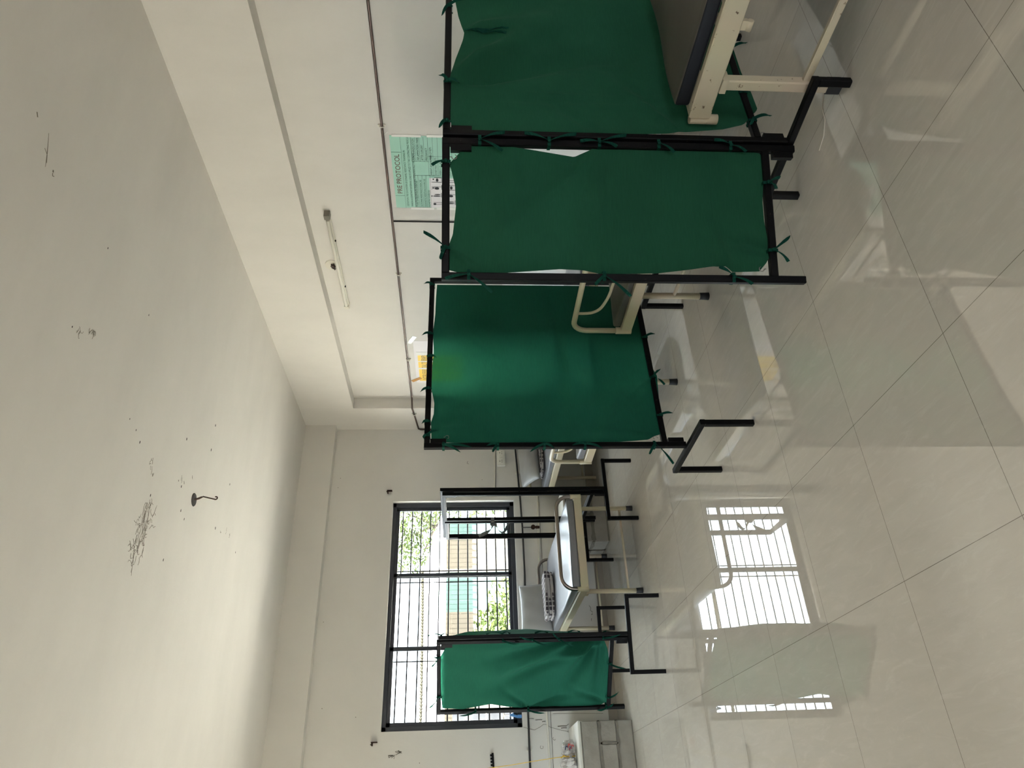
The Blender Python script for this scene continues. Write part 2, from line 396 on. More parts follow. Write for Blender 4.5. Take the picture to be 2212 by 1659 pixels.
struct(MB().box((XP, YF-0.2, 0), (XP+0.2, YW, ZC)).build('wall_right', MT['wall']))
def holed_wall_x(x0, x1, y0, y1, holes):
    m = MB(); ys = y0
    for a, b, z0, z1 in holes:
        m.box((x0, ys, 0), (x1, a, ZC))
        if z0 > 0: m.box((x0, a, 0), (x1, b, z0))
        m.box((x0, a, z1), (x1, b, ZC)); ys = b
    m.box((x0, ys, 0), (x1, y1, ZC)); return m
FILL_WIN = [(-1.6, -0.6, 0.95, 2.25), (4.4, 6.9, 0.60, 2.25)]  # unseen left windows, added and sized to light the room
struct(holed_wall_x(XL-0.2, XL, YF-0.2, YW+0.22, FILL_WIN).build('wall_left', MT['wall']))
fw = MB(); fw.box((XL, YF-0.2, 0), (-1.3, YF, ZC)); fw.box((1.1, YF-0.2, 0), (XP, YF, ZC)); fw.box((-1.3, YF-0.2, 2.3), (1.1, YF, ZC)); fw.box((-1.3, YF-0.2, 0), (1.1, YF, 0.9))  # unseen opening, added and sized for light from behind the camera
struct(fw.build('wall_front', MT['wall']))
struct(MB().box((XB, YF, 2.71), (XP, YW, ZC)).build('trim_1', MT['wall']))            # beam along the right wall
struct(MB().box((XB, 7.00, 0), (XP, YW, 2.71)).build('trim_2', MT['wall']))           # corner column
struct(MB().box((XL, YBM, 2.955), (XB, YW, ZC)).build('trim_3', MT['wallb']))         # beam along the back wall
struct(MB().box((XP-0.014, 2.45, 0.58), (XP, 5.3, 1.14)).build('trim_4', MT['white']))  # flat white band along the wall behind the beds
# shallow plaster bulge beside the vertical wire
pl = MB(); prof = [(4.07, 0), (4.10, 0.006), (4.13, 0.013), (4.155, 0.018), (4.162, 0.008), (4.18, 0.010), (4.20, 0)]
vs = [(XP-d, y, z) for z in (0.0, 2.05) for y, d in prof]; k = len(prof)
pl.add(vs, [(i, i+1, k+i+1, k+i) for i in range(k-1)], True); struct(pl.build('trim_5', MT['wall']))
bb = MB().box((XL, YW-0.012, 0), (XB, YW, 0.088)); struct(bb.build('baseboard_back', MT['skirt']))
struct(MB().box((XP-0.012, YF, 0), (XP, 7.0, 0.088)).build('baseboard_right', MT['skirt']))
struct(MB().box((XL, YF, 0), (XL+0.012, YW, 0.088)).build('baseboard_left', MT['skirt']))

# ---- back window: three sliding panels in a dark frame, grille outside
def empty_struct(name, loc):
    o = bpy.data.objects.new(name, None); COL.objects.link(o); o.location = loc; o['_o'] = tuple(loc); o['kind'] = 'structure'; return o
w1 = empty_struct('window_1', (0.5*(WX0+WX1), YW+0.08, WZ0))
fy0, fy1 = YW+0.055, YW+0.115
fr = MB()
fr.box((WX0, fy0, WZ0), (WX1, fy1, WZ0+0.045)); fr.box((WX0, fy0, WZ1-0.04), (WX1, fy1, WZ1))
fr.box((WX0, fy0, WZ0), (WX0+0.045, fy1, WZ1)); fr.box((WX1-0.05, fy0, WZ0), (WX1, fy1, WZ1))
for dx in (0.012, 0.026):
    fr.box((WX1-0.05-dx, fy0+dx, WZ0+0.04), (WX1-0.045-dx, fy1, WZ1-0.04))
fr.build('window_frame', MT['winframe'], w1, 0.003)
panes = [(WX0+0.045, 1.575), (1.545, 2.318), (2.288, WX1-0.05)]
for i, (a, b) in enumerate(panes):
    y = YW+0.072+0.018*(i % 2)
    s = MB(); z0, z1, t = WZ0+0.043, WZ1-0.038, 0.038
    s.box((a, y, z0), (b, y+0.016, z0+t)); s.box((a, y, z1-t), (b, y+0.016, z1)); s.box((a, y, z0), (a+t, y+0.016, z1)); s.box((b-t, y, z0), (b, y+0.016, z1))
    so = s.build('window_sash', MT['winframe'], w1, 0.002)
    MB().box((a+t, y+0.006, z0+t), (b-t, y+0.010, z1-t)).build('window_pane', MT['glass'], so)
g = MB()
for i in range(12):
    z = 2.158-0.1026*i
    g.tube([(WX0, YW+0.155, z), (WX1, YW+0.155, z)], 0.0072, 8)
for x in (2.375, 2.253, 1.452):
    g.beam((x, YW+0.167, WZ0), (x, YW+0.167, WZ1), 0.012, 0.006)
g.build('window_grille', MT['bar'], w1)

def added_window(name, y0, y1, z0, z1):
    w = empty_struct(name, (XL-0.1, 0.5*(y0+y1), z0)); f = MB(); x0, x1 = XL-0.13, XL-0.07
    f.box((x0, y0, z0), (x1, y1, z0+0.045)); f.box((x0, y0, z1-0.045), (x1, y1, z1))
    for y in (y0, y0+(y1-y0)/3-0.022, y0+2*(y1-y0)/3-0.022, y1-0.045): f.box((x0, y, z0), (x1, y+0.045, z1))
    f.build('window_frame', MT['winframe'], w)
    MB().box((XL-0.102, y0+0.04, z0+0.04), (XL-0.098, y1-0.04, z1-0.04)).build('window_pane', MT['glass'], w)
for i, a in enumerate(FILL_WIN): added_window('window_%d' % (i+2), *a)

# ------------------------------------------------------------------ cloth
def resample(pl, n):
    L = [0]
    for a, b in zip(pl, pl[1:]): L.append(L[-1]+math.hypot(b[0]-a[0], b[1]-a[1]))
    out = []
    for i in range(n+1):
        t = L[-1]*i/n; k = 0
        while k < len(L)-2 and L[k+1] < t: k += 1
        f = (t-L[k])/max(1e-9, L[k+1]-L[k]); a, b = pl[k], pl[k+1]
        out.append((a[0]+(b[0]-a[0])*f, a[1]+(b[1]-a[1])*f))
    return out

FOLD = 2.6
def cloth(P0, P1, top, bot, start, end, folds, mat, parent, name='cloth_panel', off=0.0, bulge=0.015, nu=64, nv=110, seed=1):
    """cloth stretched inside a frame leaf: the four edge curves (s, z) are filled and pushed out of plane along fold lines"""
    P0 = V((*P0, 0)); P1 = V((*P1, 0)); e = (P1-P0).normalized(); n = V((e.y, -e.x, 0))
    T, B = resample(top, nu), resample(bot, nu); S, E = resample(start[::-1], nv), resample(end[::-1], nv)
    c00, c10, c01, c11 = B[0], B[-1], T[0], T[-1]
    rnd = random.Random(seed); ph = [rnd.uniform(0, 6) for _ in range(8)]
    vs = []
    for j in range(nv+1):
        v = j/nv
        for i in range(nu+1):
            u = i/nu; q = []
            for a in (0, 1):
                q.append((1-v)*B[i][a]+v*T[i][a]+(1-u)*S[j][a]+u*E[j][a]-((1-u)*(1-v)*c00[a]+u*(1-v)*c10[a]+(1-u)*v*c01[a]+u*v*c11[a]))
            s, z = q
            edge = min(1, 6*u, 6*(1-u)) * min(1, 9*v, 9*(1-v))
            d = off + bulge*math.sin(PI*u)*math.sin(PI*v)
            d += edge*(0.004*math.sin(5.2*s*2+ph[0]+2.1*z)+0.003*math.sin(9*z+ph[1]+4*s)+0.0016*math.sin(31*s+7*z+ph[2])+0.0012*math.sin(23*z-19*s+ph[3])+0.0022*math.sin(17*s-6*z+ph[4]+1.5*math.sin(4*z+ph[5]))+0.0016*math.sin(13*s+11*z+ph[6]+2*math.sin(5*s)))
            for s0, z0, s1, z1, amp, w in folds:
                L2 = (s1-s0)**2+(z1-z0)**2; t = ((s-s0)*(s1-s0)+(z-z0)*(z1-z0))/L2
                tt = max(0.0, min(1.0, t)); dx, dz = s-(s0+tt*(s1-s0)), z-(z0+tt*(z1-z0))
                dist = math.hypot(dx, dz); ww = w*(0.35+0.65*tt)
                d += FOLD*amp*math.exp(-(dist/ww)**2)*min(1.0, 1.2-tt)*min(1.0, 0.12+4*tt)
            vs.append(P0+e*s+V((0, 0, z))+n*d)
    k = nu+1
    fs = [(j*k+i, j*k+i+1, (j+1)*k+i+1, (j+1)*k+i) for j in range(nv) for i in range(nu)]
    o = MB().add(vs, fs, True).build(name, mat, parent)
    return o

def ties(P0, P1, spots, parent, mat=None, side=1, hw=0.017):
    """each tie: (s, z, 'p'|'r', [(ds, dz, bend), ...]) - wraps a post (p) or rail (r), a knot and loose tails"""
    P0 = V((*P0, 0)); P1 = V((*P1, 0)); e = (P1-P0).normalized(); n = V((e.y, -e.x, 0))*side; up = V((0, 0, 1))
    for s, z, kind, tails in spots:
        c = P0+e*s+up*z; a = e if kind == 'p' else up; ax = up if kind == 'p' else e
        m = MB(); h = hw
        loop = [c+a*h+n*h, c-a*h+n*h, c-a*h-n*h, c+a*h-n*h, c+a*h+n*h]
        m.ribbon(loop, 0.013, ax)
        kc = c+n*(h+0.006); m.lump(kc, 0.0085, (1, 1, 1))
        for ds, dz, bend in tails:
            pts = []; ln = math.hypot(ds, dz)
            for i in range(8):
                t = i/7
                pts.append(kc+e*(ds*t)+up*(dz*t+bend*4*t*(1-t))+n*(0.012*math.sin(PI*t)))
            sd = [n*math.cos(2.2*i/7)+(e if abs(dz) > abs(ds) else up)*math.sin(2.2*i/7+0.5) for i in range(8)]
            m.ribbon(pts, 0.013, sd)
        m.build('tie_strap', mat or MT['tie'], parent)

def hooks(P0, P1, spots, parent, side=1):
    P0 = V((*P0, 0)); P1 = V((*P1, 0)); e = (P1-P0).normalized(); n = V((e.y, -e.x, 0))*side
    for s, z, sgn in spots:
        c = P0+e*s+V((0, 0, z))+n*0.004
        m = MB().tube([c, c+V((0,0,-0.008*sgn))]+arc(c+V((0,0,-0.018*sgn))+e*0.0, e, V((0,0,sgn)), 0.010, PI/2, -PI*0.9, 10), 0.0016, 6)
        m.build('hook', MT['steel'], parent)

# ------------------------------------------------------------------ privacy screens
TW = 0.030
def leaf(root, P0, P1, z0, z1, rail=0.12, hinge_off=0.0):
    a, b = V((*P0, 0)), V((*P1, 0)); e = (b-a).normalized(); a = a+e*hinge_off
    for p in (a, b): MB().beam(p+V((0,0,z0)), p+V((0,0,z1)), TW, TW, e).build('post', MT['black'], root)
    for z in (z1-0.075, z0+0.05): MB().obox(a+e*0.028+V((0,0,z)), e, V((-e.y,e.x,0)), V((0,0,1)), 0.013, 0.012, 0.042).build('hinge_block', MT['black'], root)
    MB().beam(a+e*TW/2+V((0,0,z1-TW/2)), b-e*TW/2+V((0,0,z1-TW/2)), TW).build('top_rail', MT['black'], root)
    MB().beam(a+e*TW/2+V((0,0,z0+rail)), b-e*TW/2+V((0,0,z0+rail)), TW).build('bottom_rail', MT['black'], root)
def stand(root, c, d, zb, half=0.285):
    """inverted-U foot: a cross bar with two legs"""
    c, d = V((*c, 0)), V((*d, 0)).normalized(); m = MB()
    m.beam(c-d*half+V((0,0,zb)), c+d*half+V((0,0,zb)), TW)
    for s in (-1, 1): m.beam(c+d*s*(half-TW/2)+V((0,0,zb-TW/2)), c+d*s*(half-TW/2), TW, TW, d)
    m.build('foot_stand', MT['black'], root)
def screen(label, A):
    return thing('privacy_screen', label, 'privacy screen', (*A, 0), 'ward privacy screens')

# nearest screen: wide leaf behind the nearest bed, folded-out wing toward the aisle
A, B, W = (2.38, 1.93), (3.58, 1.95), (1.822, 2.150)
s1 = screen('nearest green cloth screen, its wide leaf standing behind the worn cream bed', A)
leaf(s1, A, B, 0.155, 1.578); leaf(s1, A, W, 0.128, 1.580, 0.125, 0.034)
stand(s1, A, (-0.09, 1.0), 0.14); stand(s1, B, (0, 1), 0.14)
c = cloth(A, B,
  [(0.004,1.538),(0.117,1.554),(0.324,1.556),(0.491,1.53),(0.643,1.497),(0.687,1.491),(0.827,1.518),(0.982,1.536),(1.16,1.546)],
  [(0.063,0.414),(0.097,0.318),(0.202,0.233),(0.314,0.235),(0.464,0.249),(0.677,0.247),(0.907,0.234),(1.16,0.212)],
  [(0.004,1.538),(-0.004,1.497),(-0.008,1.216),(0.006,0.93),(0.027,0.657),(0.063,0.414)],
  [(1.16,1.546),(1.165,0.9),(1.16,0.212)],
  [(0.324,1.556,0.95,0.95,0.030,0.11),(0.324,1.556,0.62,0.75,-0.020,0.08),(0.26,1.45,0.27,0.35,0.006,0.012),(0.195,1.42,0.2,0.5,0.005,0.012),(0.69,1.49,0.85,1.1,0.018,0.10),(0.02,0.93,0.3,1.2,-0.006,0.03),(0.03,0.6,0.5,0.95,0.010,0.05),(0.45,1.2,0.5,0.7,0.004,0.010)],
  MT['green'], s1, seed=3, off=0.008, bulge=-0.012)
ties(A, B, [(0.324,1.562,'r',[(-0.02,-0.05,0.0),(0.03,0.035,0.0)]),(0.90,1.562,'r',[(-0.09,0.03,0.0),(0.05,-0.09,0)]),(0.06,1.562,'r',[(-0.05,0.03,0.0)]),
  (0.31,0.275,'r',[(0.03,-0.085,0)]),(0.12,0.275,'r',[(0.02,-0.08,0.0),(-0.04,0.02,0)]),(0.62,0.275,'r',[(0.05,-0.09,0)])], c)
t = MB(); p0 = V((*A,0)); e = V((1.2,0.02,0)).normalized(); kc = p0+e*0.687+V((0,-0.03,1.49))
for ds, dz in ((0.02,-0.20),(-0.015,-0.19)):
    t.ribbon([kc+e*(ds*i/7+0.006*math.sin(i*1.4))+V((0,-0.004*i/7,dz*i/7)) for i in range(8)], 0.012, [V((math.cos(i*0.8),math.sin(i*0.8),0)) for i in range(8)])
t.build('tie_strap', MT['tie'], c)
hooks(A, B, [(0.045,0.262,1)], c)
c = cloth(A, W,
  [(0.075,1.507),(0.127,1.551),(0.162,1.542),(0.221,1.529),(0.309,1.525),(0.426,1.537),(0.493,1.56),(0.54,1.553),(0.573,1.55)],
  [(0.052,0.273),(0.072,0.259),(0.185,0.267),(0.267,0.276),(0.347,0.276),(0.446,0.265),(0.481,0.252),(0.529,0.281),(0.564,0.312)],
  [(0.075,1.507),(0.055,1.484),(0.029,1.441),(0.036,1.385),(0.06,1.217),(0.087,1.047),(0.059,0.99),(0.027,0.931),(0.03,0.893),(0.029,0.623),(0.034,0.399),(0.052,0.273)],
  [(0.573,1.55),(0.592,1.479),(0.586,1.389),(0.573,1.226),(0.564,1.116),(0.568,1.024),(0.583,0.951),(0.577,0.728),(0.56,0.596),(0.545,0.501),(0.548,0.454),(0.569,0.427),(0.564,0.312)],
  [(0.06,0.96,0.5,1.45,0.010,0.035),(0.03,0.935,0.57,0.93,0.0035,0.008),(0.05,1.27,0.3,1.27,0.004,0.02),(0.49,1.55,0.585,1.42,-0.008,0.02),(0.58,0.43,0.25,0.55,-0.010,0.05),(0.585,0.95,0.35,0.85,0.006,0.05),(0.48,0.26,0.4,0.5,0.008,0.04),(0.23,1.3,0.42,1.05,-0.006,0.08)],
  MT['green'], s1, seed=5, bulge=0.02)
ties(A, W, [(0.127,1.565,'r',[(0.02,0.055,0.0)]),(0.487,1.565,'r',[(-0.06,0.085,0.0),(0.05,0.02,0)]),
  (0.03,1.43,'p',[(-0.03,-0.10,0.0),(0.05,-0.09,0)]),(0.03,1.15,'p',[(-0.03,0.10,0.0),(-0.03,-0.11,0)]),(0.03,0.945,'p',[(-0.03,-0.11,0.0),(0.02,-0.07,0),(0.0,0.08,0)]),(0.03,0.70,'p',[(0.04,-0.06,0)]),(0.03,0.40,'p',[(-0.02,0.07,0),(0.03,-0.06,0)]),
  (0.595,1.475,'p',[(0.075,-0.09,0.0),(0.02,0.09,0)]),(0.595,0.945,'p',[(0.04,0.04,0),(0.085,-0.10,0)]),(0.595,0.425,'p',[(-0.04,0.06,0),(0.03,-0.07,0)]),
  (0.48,0.255,'r',[(-0.055,-0.07,0.0),(0.05,-0.055,0)]),(0.19,0.255,'r',[(-0.02,-0.05,0),(0.03,-0.03,0)])], c, side=-1, hw=0.019)
hooks(A, W, [(0.10,1.55,1),(0.555,0.285,-1)], c, -1)

# second screen, across the middle bed
A, B = (1.735, 3.43), (2.95, 3.52)
s3 = screen('glowing green cloth screen just behind the cream bed with looped tube end', A)
leaf(s3, A, B, 0.285, 1.703, 0.115); stand(s3, (1.722, 3.44), (-0.02, 1.0), 0.27); stand(s3, (2.965, 3.52), (0.03, 1.0), 0.27)
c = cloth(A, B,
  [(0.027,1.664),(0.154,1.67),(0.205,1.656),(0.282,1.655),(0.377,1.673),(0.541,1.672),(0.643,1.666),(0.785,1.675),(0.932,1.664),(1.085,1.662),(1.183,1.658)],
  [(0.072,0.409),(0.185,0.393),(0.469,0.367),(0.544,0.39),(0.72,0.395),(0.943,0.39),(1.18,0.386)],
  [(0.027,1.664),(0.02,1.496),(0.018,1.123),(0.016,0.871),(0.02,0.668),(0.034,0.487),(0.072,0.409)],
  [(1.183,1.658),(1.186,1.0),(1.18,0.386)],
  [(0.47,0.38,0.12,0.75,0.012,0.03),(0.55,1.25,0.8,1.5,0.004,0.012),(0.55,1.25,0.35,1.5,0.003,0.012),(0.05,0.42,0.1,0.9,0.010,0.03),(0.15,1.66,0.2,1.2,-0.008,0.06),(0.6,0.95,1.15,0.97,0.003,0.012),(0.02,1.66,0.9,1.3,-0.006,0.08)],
  MT['green_glow'], s3, seed=9, bulge=0.02)
ties(A, B, [(0.06,1.688,'r',[(0.03,-0.06,0),(-0.02,0.02,0)]),(0.15,1.688,'r',[(-0.02,0.03,0)]),(0.37,1.688,'r',[(-0.03,0.045,0)]),(0.60,1.688,'r',[(-0.02,-0.04,0)]),(0.77,1.688,'r',[(-0.02,0.05,0)]),(1.17,1.688,'r',[(0.0,0.05,0)]),
  (0.0,1.60,'p',[(-0.05,-0.09,0.0),(-0.02,-0.15,0)]),(0.0,1.31,'p',[(-0.05,0.03,0),(-0.01,0.06,0)]),(0.0,1.06,'p',[(-0.05,0.08,0),(-0.03,-0.05,0)]),(0.0,0.84,'p',[(-0.03,-0.09,0),(-0.01,0.07,0)]),(0.0,0.46,'p',[(-0.07,0.04,0),(-0.13,-0.08,0.0)]),
  (0.185,0.40,'r',[(0.01,-0.07,0)]),(0.45,0.40,'r',[(-0.06,-0.06,0),(0.05,-0.05,0)]),(0.75,0.40,'r',[(0.02,-0.06,0)])], c)
hooks(A, B, [(0.055,1.60,1),(0.045,0.43,-1)], c)

# third screen: bare frame, no cloth, between the bed by the wall and the middle bed
A, B = (2.47, 5.71), (2.49, 6.90)
s4 = screen('bare black screen frame without cloth, grey strip knotted on its posts before the window', A)
leaf(s4, A, B, 0.27, 1.69, 0.10); leaf(s4, (2.440, 5.735), (2.430, 6.300), 0.255, 1.67, 0.12)
leaf(s4, (2.462, 6.875), (2.427, 6.352), 0.255, 1.66, 0.12)
stand(s4, (2.47, 5.72), (1, 0.0), 0.255); stand(s4, (2.49, 6.90), (1, 0.0), 0.255)
m = MB(); kc = V((2.40, 6.30, 1.22))
m.ribbon([kc+V((0.035,0.06,0)), kc+V((-0.012,0.06,0)), kc+V((-0.012,-0.02,0)), kc+V((0.035,-0.02,0)), kc+V((0.035,0.06,0))], 0.03, V((0,0,1)))
m.lump(kc+V((-0.02,-0.01,0)), 0.026)
m.ribbon([kc+V((-0.02-0.12*t,-0.02,0.01+0.12*t-0.05*math.sin(PI*t))) for t in [i/7 for i in range(8)]], 0.034, [V((math.cos(i*.5),math.sin(i*.5),0.3)) for i in range(8)])
m.ribbon([kc+V((-0.02-0.09*math.sin(PI*t),-0.02,-0.02-0.13*t)) for t in [i/7 for i in range(8)]], 0.034, [V((math.cos(i*.5),math.sin(i*.5),0.3)) for i in range(8)])
m.build('cloth_strip', MT['tie_grey'], s4)
hooks(A, B, [(0.06,1.655,1),(1.1,1.655,1)], s4)

# fourth screen, left of the window bed
A, B, W = (1.20, 5.49), (1.415, 6.67), (0.755, 5.93)
s5 = screen('hazy green cloth screen whose creased wing hides the left part of the window', A)
leaf(s5, A, B, 0.265, 1.672); leaf(s5, A, W, 0.255, 1.690, 0.125, 0.034)
stand(s5, A, (1.0, -0.175), 0.25); stand(s5, B, (1.0, -0.15), 0.25)
c = cloth(A, B,
  [(0.03,1.60),(0.25,1.63),(0.5,1.61),(0.8,1.64),(1.0,1.62),(1.17,1.64)], [(0.03,0.41),(0.3,0.40),(0.6,0.42),(0.9,0.40),(1.17,0.41)],
  [(0.03,1.60),(0.02,1.2),(0.03,0.8),(0.03,0.41)], [(1.17,1.64),(1.17,1.0),(1.17,0.41)],
  [(0.1,1.6,0.5,0.9,0.010,0.08),(0.9,1.6,0.6,0.8,0.006,0.1)], MT['green_far'], s5, seed=12, off=0.012, bulge=0.045)
ties(A, B, [(0.10,1.657,'r',[(0.05,0.10,0),(0.02,-0.05,0)]),(0.05,1.20,'p',[(0.05,0.12,0),(0.04,-0.06,0)]),(0.05,0.95,'p',[(0.06,-0.10,0)]),(0.05,0.70,'p',[(0.03,-0.09,0)]),(0.35,0.385,'r',[(0.03,-0.07,0)]),(0.7,0.385,'r',[(0.02,-0.09,0)])], c)
c = cloth(A, W,
  [(0.018,1.546),(0.084,1.625),(0.152,1.662),(0.237,1.662),(0.374,1.663),(0.473,1.664),(0.533,1.655),(0.593,1.652)],
  [(0.029,0.446),(0.119,0.41),(0.277,0.382),(0.437,0.363),(0.574,0.368)],
  [(0.018,1.546),(0.011,1.495),(0.013,1.152),(0.015,0.806),(0.029,0.446)],
  [(0.593,1.652),(0.606,1.495),(0.59,1.407),(0.57,1.285),(0.599,1.144),(0.616,1.002),(0.618,0.61),(0.604,0.431),(0.574,0.368)],
  [(0.03,0.45,0.20,1.30,0.034,0.055),(0.03,0.45,0.43,1.25,0.040,0.065),(0.03,0.45,0.56,0.80,0.030,0.06),(0.03,0.45,0.55,0.47,0.022,0.05),(0.1,0.45,0.32,1.2,-0.03,0.05),(0.62,1.0,0.45,1.2,0.012,0.03),(0.62,1.0,0.5,0.6,0.012,0.03),(0.6,0.4,0.45,0.7,0.012,0.03)],
  MT['green_far'], s5, seed=14, off=0.0, bulge=0.02)
ties(A, W, [(0.15,1.675,'r',[(-0.02,0.04,0),(0.07,0.05,0)]),(0.48,1.675,'r',[(0.09,0.07,0),(-0.01,-0.03,0)]),(0.02,1.20,'p',[(0.03,-0.12,0)]),(0.02,0.98,'p',[(-0.03,0.10,0),(0.05,-0.12,0)]),(0.02,0.78,'p',[(-0.05,0.05,0),(0.06,-0.11,0)]),(0.02,0.45,'p',[(-0.03,-0.13,0.0)]),
  (0.615,1.0,'p',[(0.03,-0.13,0)]),(0.615,1.40,'p',[(0.03,0.12,0)]),(0.615,0.40,'p',[(-0.04,-0.06,0),(0.02,0.07,0)]),(0.24,0.39,'r',[(0.04,-0.12,0)]),(0.53,0.39,'r',[(-0.05,-0.08,0)])], c, side=-1)

# ------------------------------------------------------------------ beds
def bed(label, org, ang, L, W, zt, mat_m, mtop, rail=0.062, loops=(), loop_z=0.84, arcs=False, loop_mat='cream', leg_in=(0.21, 0.07), square=False, paint_='cream', bar_z=0.12, stretcher=False, group='treatment beds', side_mat=None, rb=0.085, cap=True, inset=0.02, sockets=False, sag=0.006):
    """bed frame on four legs; local x = length, local y = width; org is the foot corner"""
    ca, sa = math.cos(ang), math.sin(ang)
    T = lambda x, y, z: V((org[0]+ca*x-sa*y, org[1]+sa*x+ca*y, z))
    root = thing('treatment_bed', label, 'bed', (org[0], org[1], 0), group)
    P = MT[paint_]; z0 = zt-rail; w = 0.035
    f = MB()
    up = (0, 0, 1)
    for y in (w/2, W-w/2): f.beam(T(w, y, zt-rail/2), T(L-w, y, zt-rail/2), w, rail)
    for x in (w/2, L-w/2): f.beam(T(x, 0, zt-rail/2), T(x, W, zt-rail/2), w, rail)
    for i in range(1, 5): f.beam(T(L*i/5, w, zt-0.02), T(L*i/5, W-w, zt-0.02), 0.03, 0.012)
    f.build('bed_frame', P, root)
    for x in (leg_in[0], L-leg_in[0]):
        for y in (leg_in[1], W-leg_in[1]):
            lg = MB()
            b = T(x, y, 0.045 if cap else 0.0); t = T(x, y, z0)
            if square: lg.beam(t, b, 0.045, 0.045, T(1,0,0)-T(0,0,0))
            else: lg.tube([t, b], 0.019, 14)
            lo = lg.build('leg', P, root)
            if cap:
                cm = MB()
                if square: cm.beam(T(x, y, 0.055), T(x, y, 0), 0.052, 0.052, T(1,0,0)-T(0,0,0))
                else: cm.tube([T(x, y, 0.056), T(x, y, 0.03), T(x, y, 0)], [0.0215, 0.022, 0.024], 14)
                cm.build('rubber_foot', MT['blackp'], lo)
            MB().obox(T(x, y, z0-0.012), T(1,0,0)-T(0,0,0), T(0,1,0)-T(0,0,0), up, 0.03, 0.03, 0.012).build('leg_socket', P, lo)
    if stretcher:
        for y in (leg_in[1], W-leg_in[1]): MB().beam(T(leg_in[0], y, bar_z), T(L-leg_in[0], y, bar_z), 0.022, 0.03).build('crossbar', P, root)
    else:
        for x in (leg_in[0], L-leg_in[0]): MB().tube([T(x, leg_in[1], bar_z), T(x, W-leg_in[1], bar_z)], 0.0105, 10).build('crossbar', P, root)
    nx = 16
    # mattress built in local axes then turned
    mm = MB(); vs = []; fs = []; rnd = random.Random(int(org[1]*100)); p1, p2 = rnd.uniform(0, 6), rnd.uniform(0, 6)
    k = nx+1; X0, X1, Y0, Y1 = inset, L-inset, inset, W-inset
    for j in range(nx+1):
        for i in range(nx+1):
            x, y = X0+(X1-X0)*i/nx, Y0+(Y1-Y0)*j/nx
            vs.append(T(x, y, mtop+sag*math.sin(6*x+p1)*math.sin(8*y+p2))); vs.append(T(x, y, zt))
    I = lambda i, j, t: 2*(j*k+i)+t
    for j in range(nx):
        for i in range(nx):
            fs.append((I(i,j,0), I(i+1,j,0), I(i+1,j+1,0), I(i,j+1,0))); fs.append((I(i,j,1), I(i,j+1,1), I(i+1,j+1,1), I(i+1,j,1)))
    for i in range(nx): fs.append((I(i,0,1), I(i+1,0,1), I(i+1,0,0), I(i,0,0))); fs.append((I(i,nx,0), I(i+1,nx,0), I(i+1,nx,1), I(i,nx,1)))
    for j in range(nx): fs.append((I(0,j,0), I(0,j+1,0), I(0,j+1,1), I(0,j,1))); fs.append((I(nx,j,1), I(nx,j+1,1), I(nx,j+1,0), I(nx,j,0)))
    mo = mm.add(vs, fs, True).build('mattress', mat_m, root, 0.014, 4)
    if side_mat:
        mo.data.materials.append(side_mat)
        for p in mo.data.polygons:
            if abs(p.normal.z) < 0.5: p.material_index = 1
    for en in loops:
        x = 0.012 if en == 0 else L-0.012; d = -1 if en == 0 else 1
        rr = 0.016
        pts = [T(x, 0.0, zt-0.05)]+[T(x, 0.0, loop_z-rb)]
        pts += [T(x, rb*(1-math.cos(a)), loop_z-rb+rb*math.sin(a)) for a in [PI/2*i/7 for i in range(1, 8)]]
        pts += [T(x, W-rb*(1-math.cos(a)), loop_z-rb+rb*math.sin(a)) for a in [PI/2*i/7 for i in range(7, 0, -1)]]
        pts += [T(x, W, loop_z-rb), T(x, W, zt-0.05)]
        lo = MB().tube(pts, rr, 14).build('end_loop', MT[loop_mat], root)
        for y in (0.0, W):
            MB().tube([T(x, y, z0), T(x, y, zt+0.03)], 0.0205, 14).build('loop_socket', P, root)
        if arcs:
            for s in (0, 1):
                q = [(0.165, loop_z-0.005), (0.165, loop_z-0.06), (0.175, loop_z-0.10), (0.205, loop_z-0.132), (0.25, loop_z-0.148), (0.33, loop_z-0.165), (W/2+0.001, loop_z-0.168)]
                pp = [T(x, (y if not s else W-y), z) for y, z in q]
                # smooth the polyline
                for _ in range(2): pp = [pp[0]]+[p for a, b in zip(pp, pp[1:]) for p in (a*0.75+b*0.25, a*0.25+b*0.75)]+[pp[-1]]
                MB().tube(pp, 0.0085, 10).build('inner_bow', P, lo)
    if sockets:
        for y in (0.022, W-0.022):
            for x in (-0.021, L+0.021):
                MB().tube([T(x, y, zt-0.012), T(x, y, zt-0.128)], 0.0205, 16).build('loop_socket', P, root)
    return root, T


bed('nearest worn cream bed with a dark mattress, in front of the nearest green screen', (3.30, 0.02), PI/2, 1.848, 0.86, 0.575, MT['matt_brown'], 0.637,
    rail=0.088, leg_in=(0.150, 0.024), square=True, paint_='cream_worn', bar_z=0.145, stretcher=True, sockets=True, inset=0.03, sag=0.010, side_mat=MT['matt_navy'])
rg = MB().tube([(2.448, 1.452, 0.458), (2.448, 1.488, 0.458)], 0.013, 12).tube([(2.448, 1.490, 0.452), (2.448, 1.494, 0.452)], 0.006, 8)
nb = [o for o in bpy.data.objects if o.name.startswith('treatment_bed')][0]
rg.obox((2.452, 1.47, 0.478), (1,0,0), (0,1,0), (0,0,1), 0.010, 0.018, 0.010)
rg.build('rod_ring', MT['cream_worn'], nb)
bed('cream bed with looped tube end and brown mattress, in front of the glowing green screen', (2.49, 2.57), 0.0, 1.63, 0.86, 0.553, MT['matt_brown'], 0.598,
    leg_in=(0.22, 0.075), loops=(0,), loop_z=0.845, arcs=True, bar_z=0.215)
bed('pale cream bed half hidden behind the glowing green screen, looped end showing', (2.40, 4.10), 0.0, 1.68, 0.95, 0.55, MT['matt_grey'], 0.605,
    leg_in=(0.206, 0.077), loops=(0,), loop_z=0.815, arcs=True, bar_z=0.15)
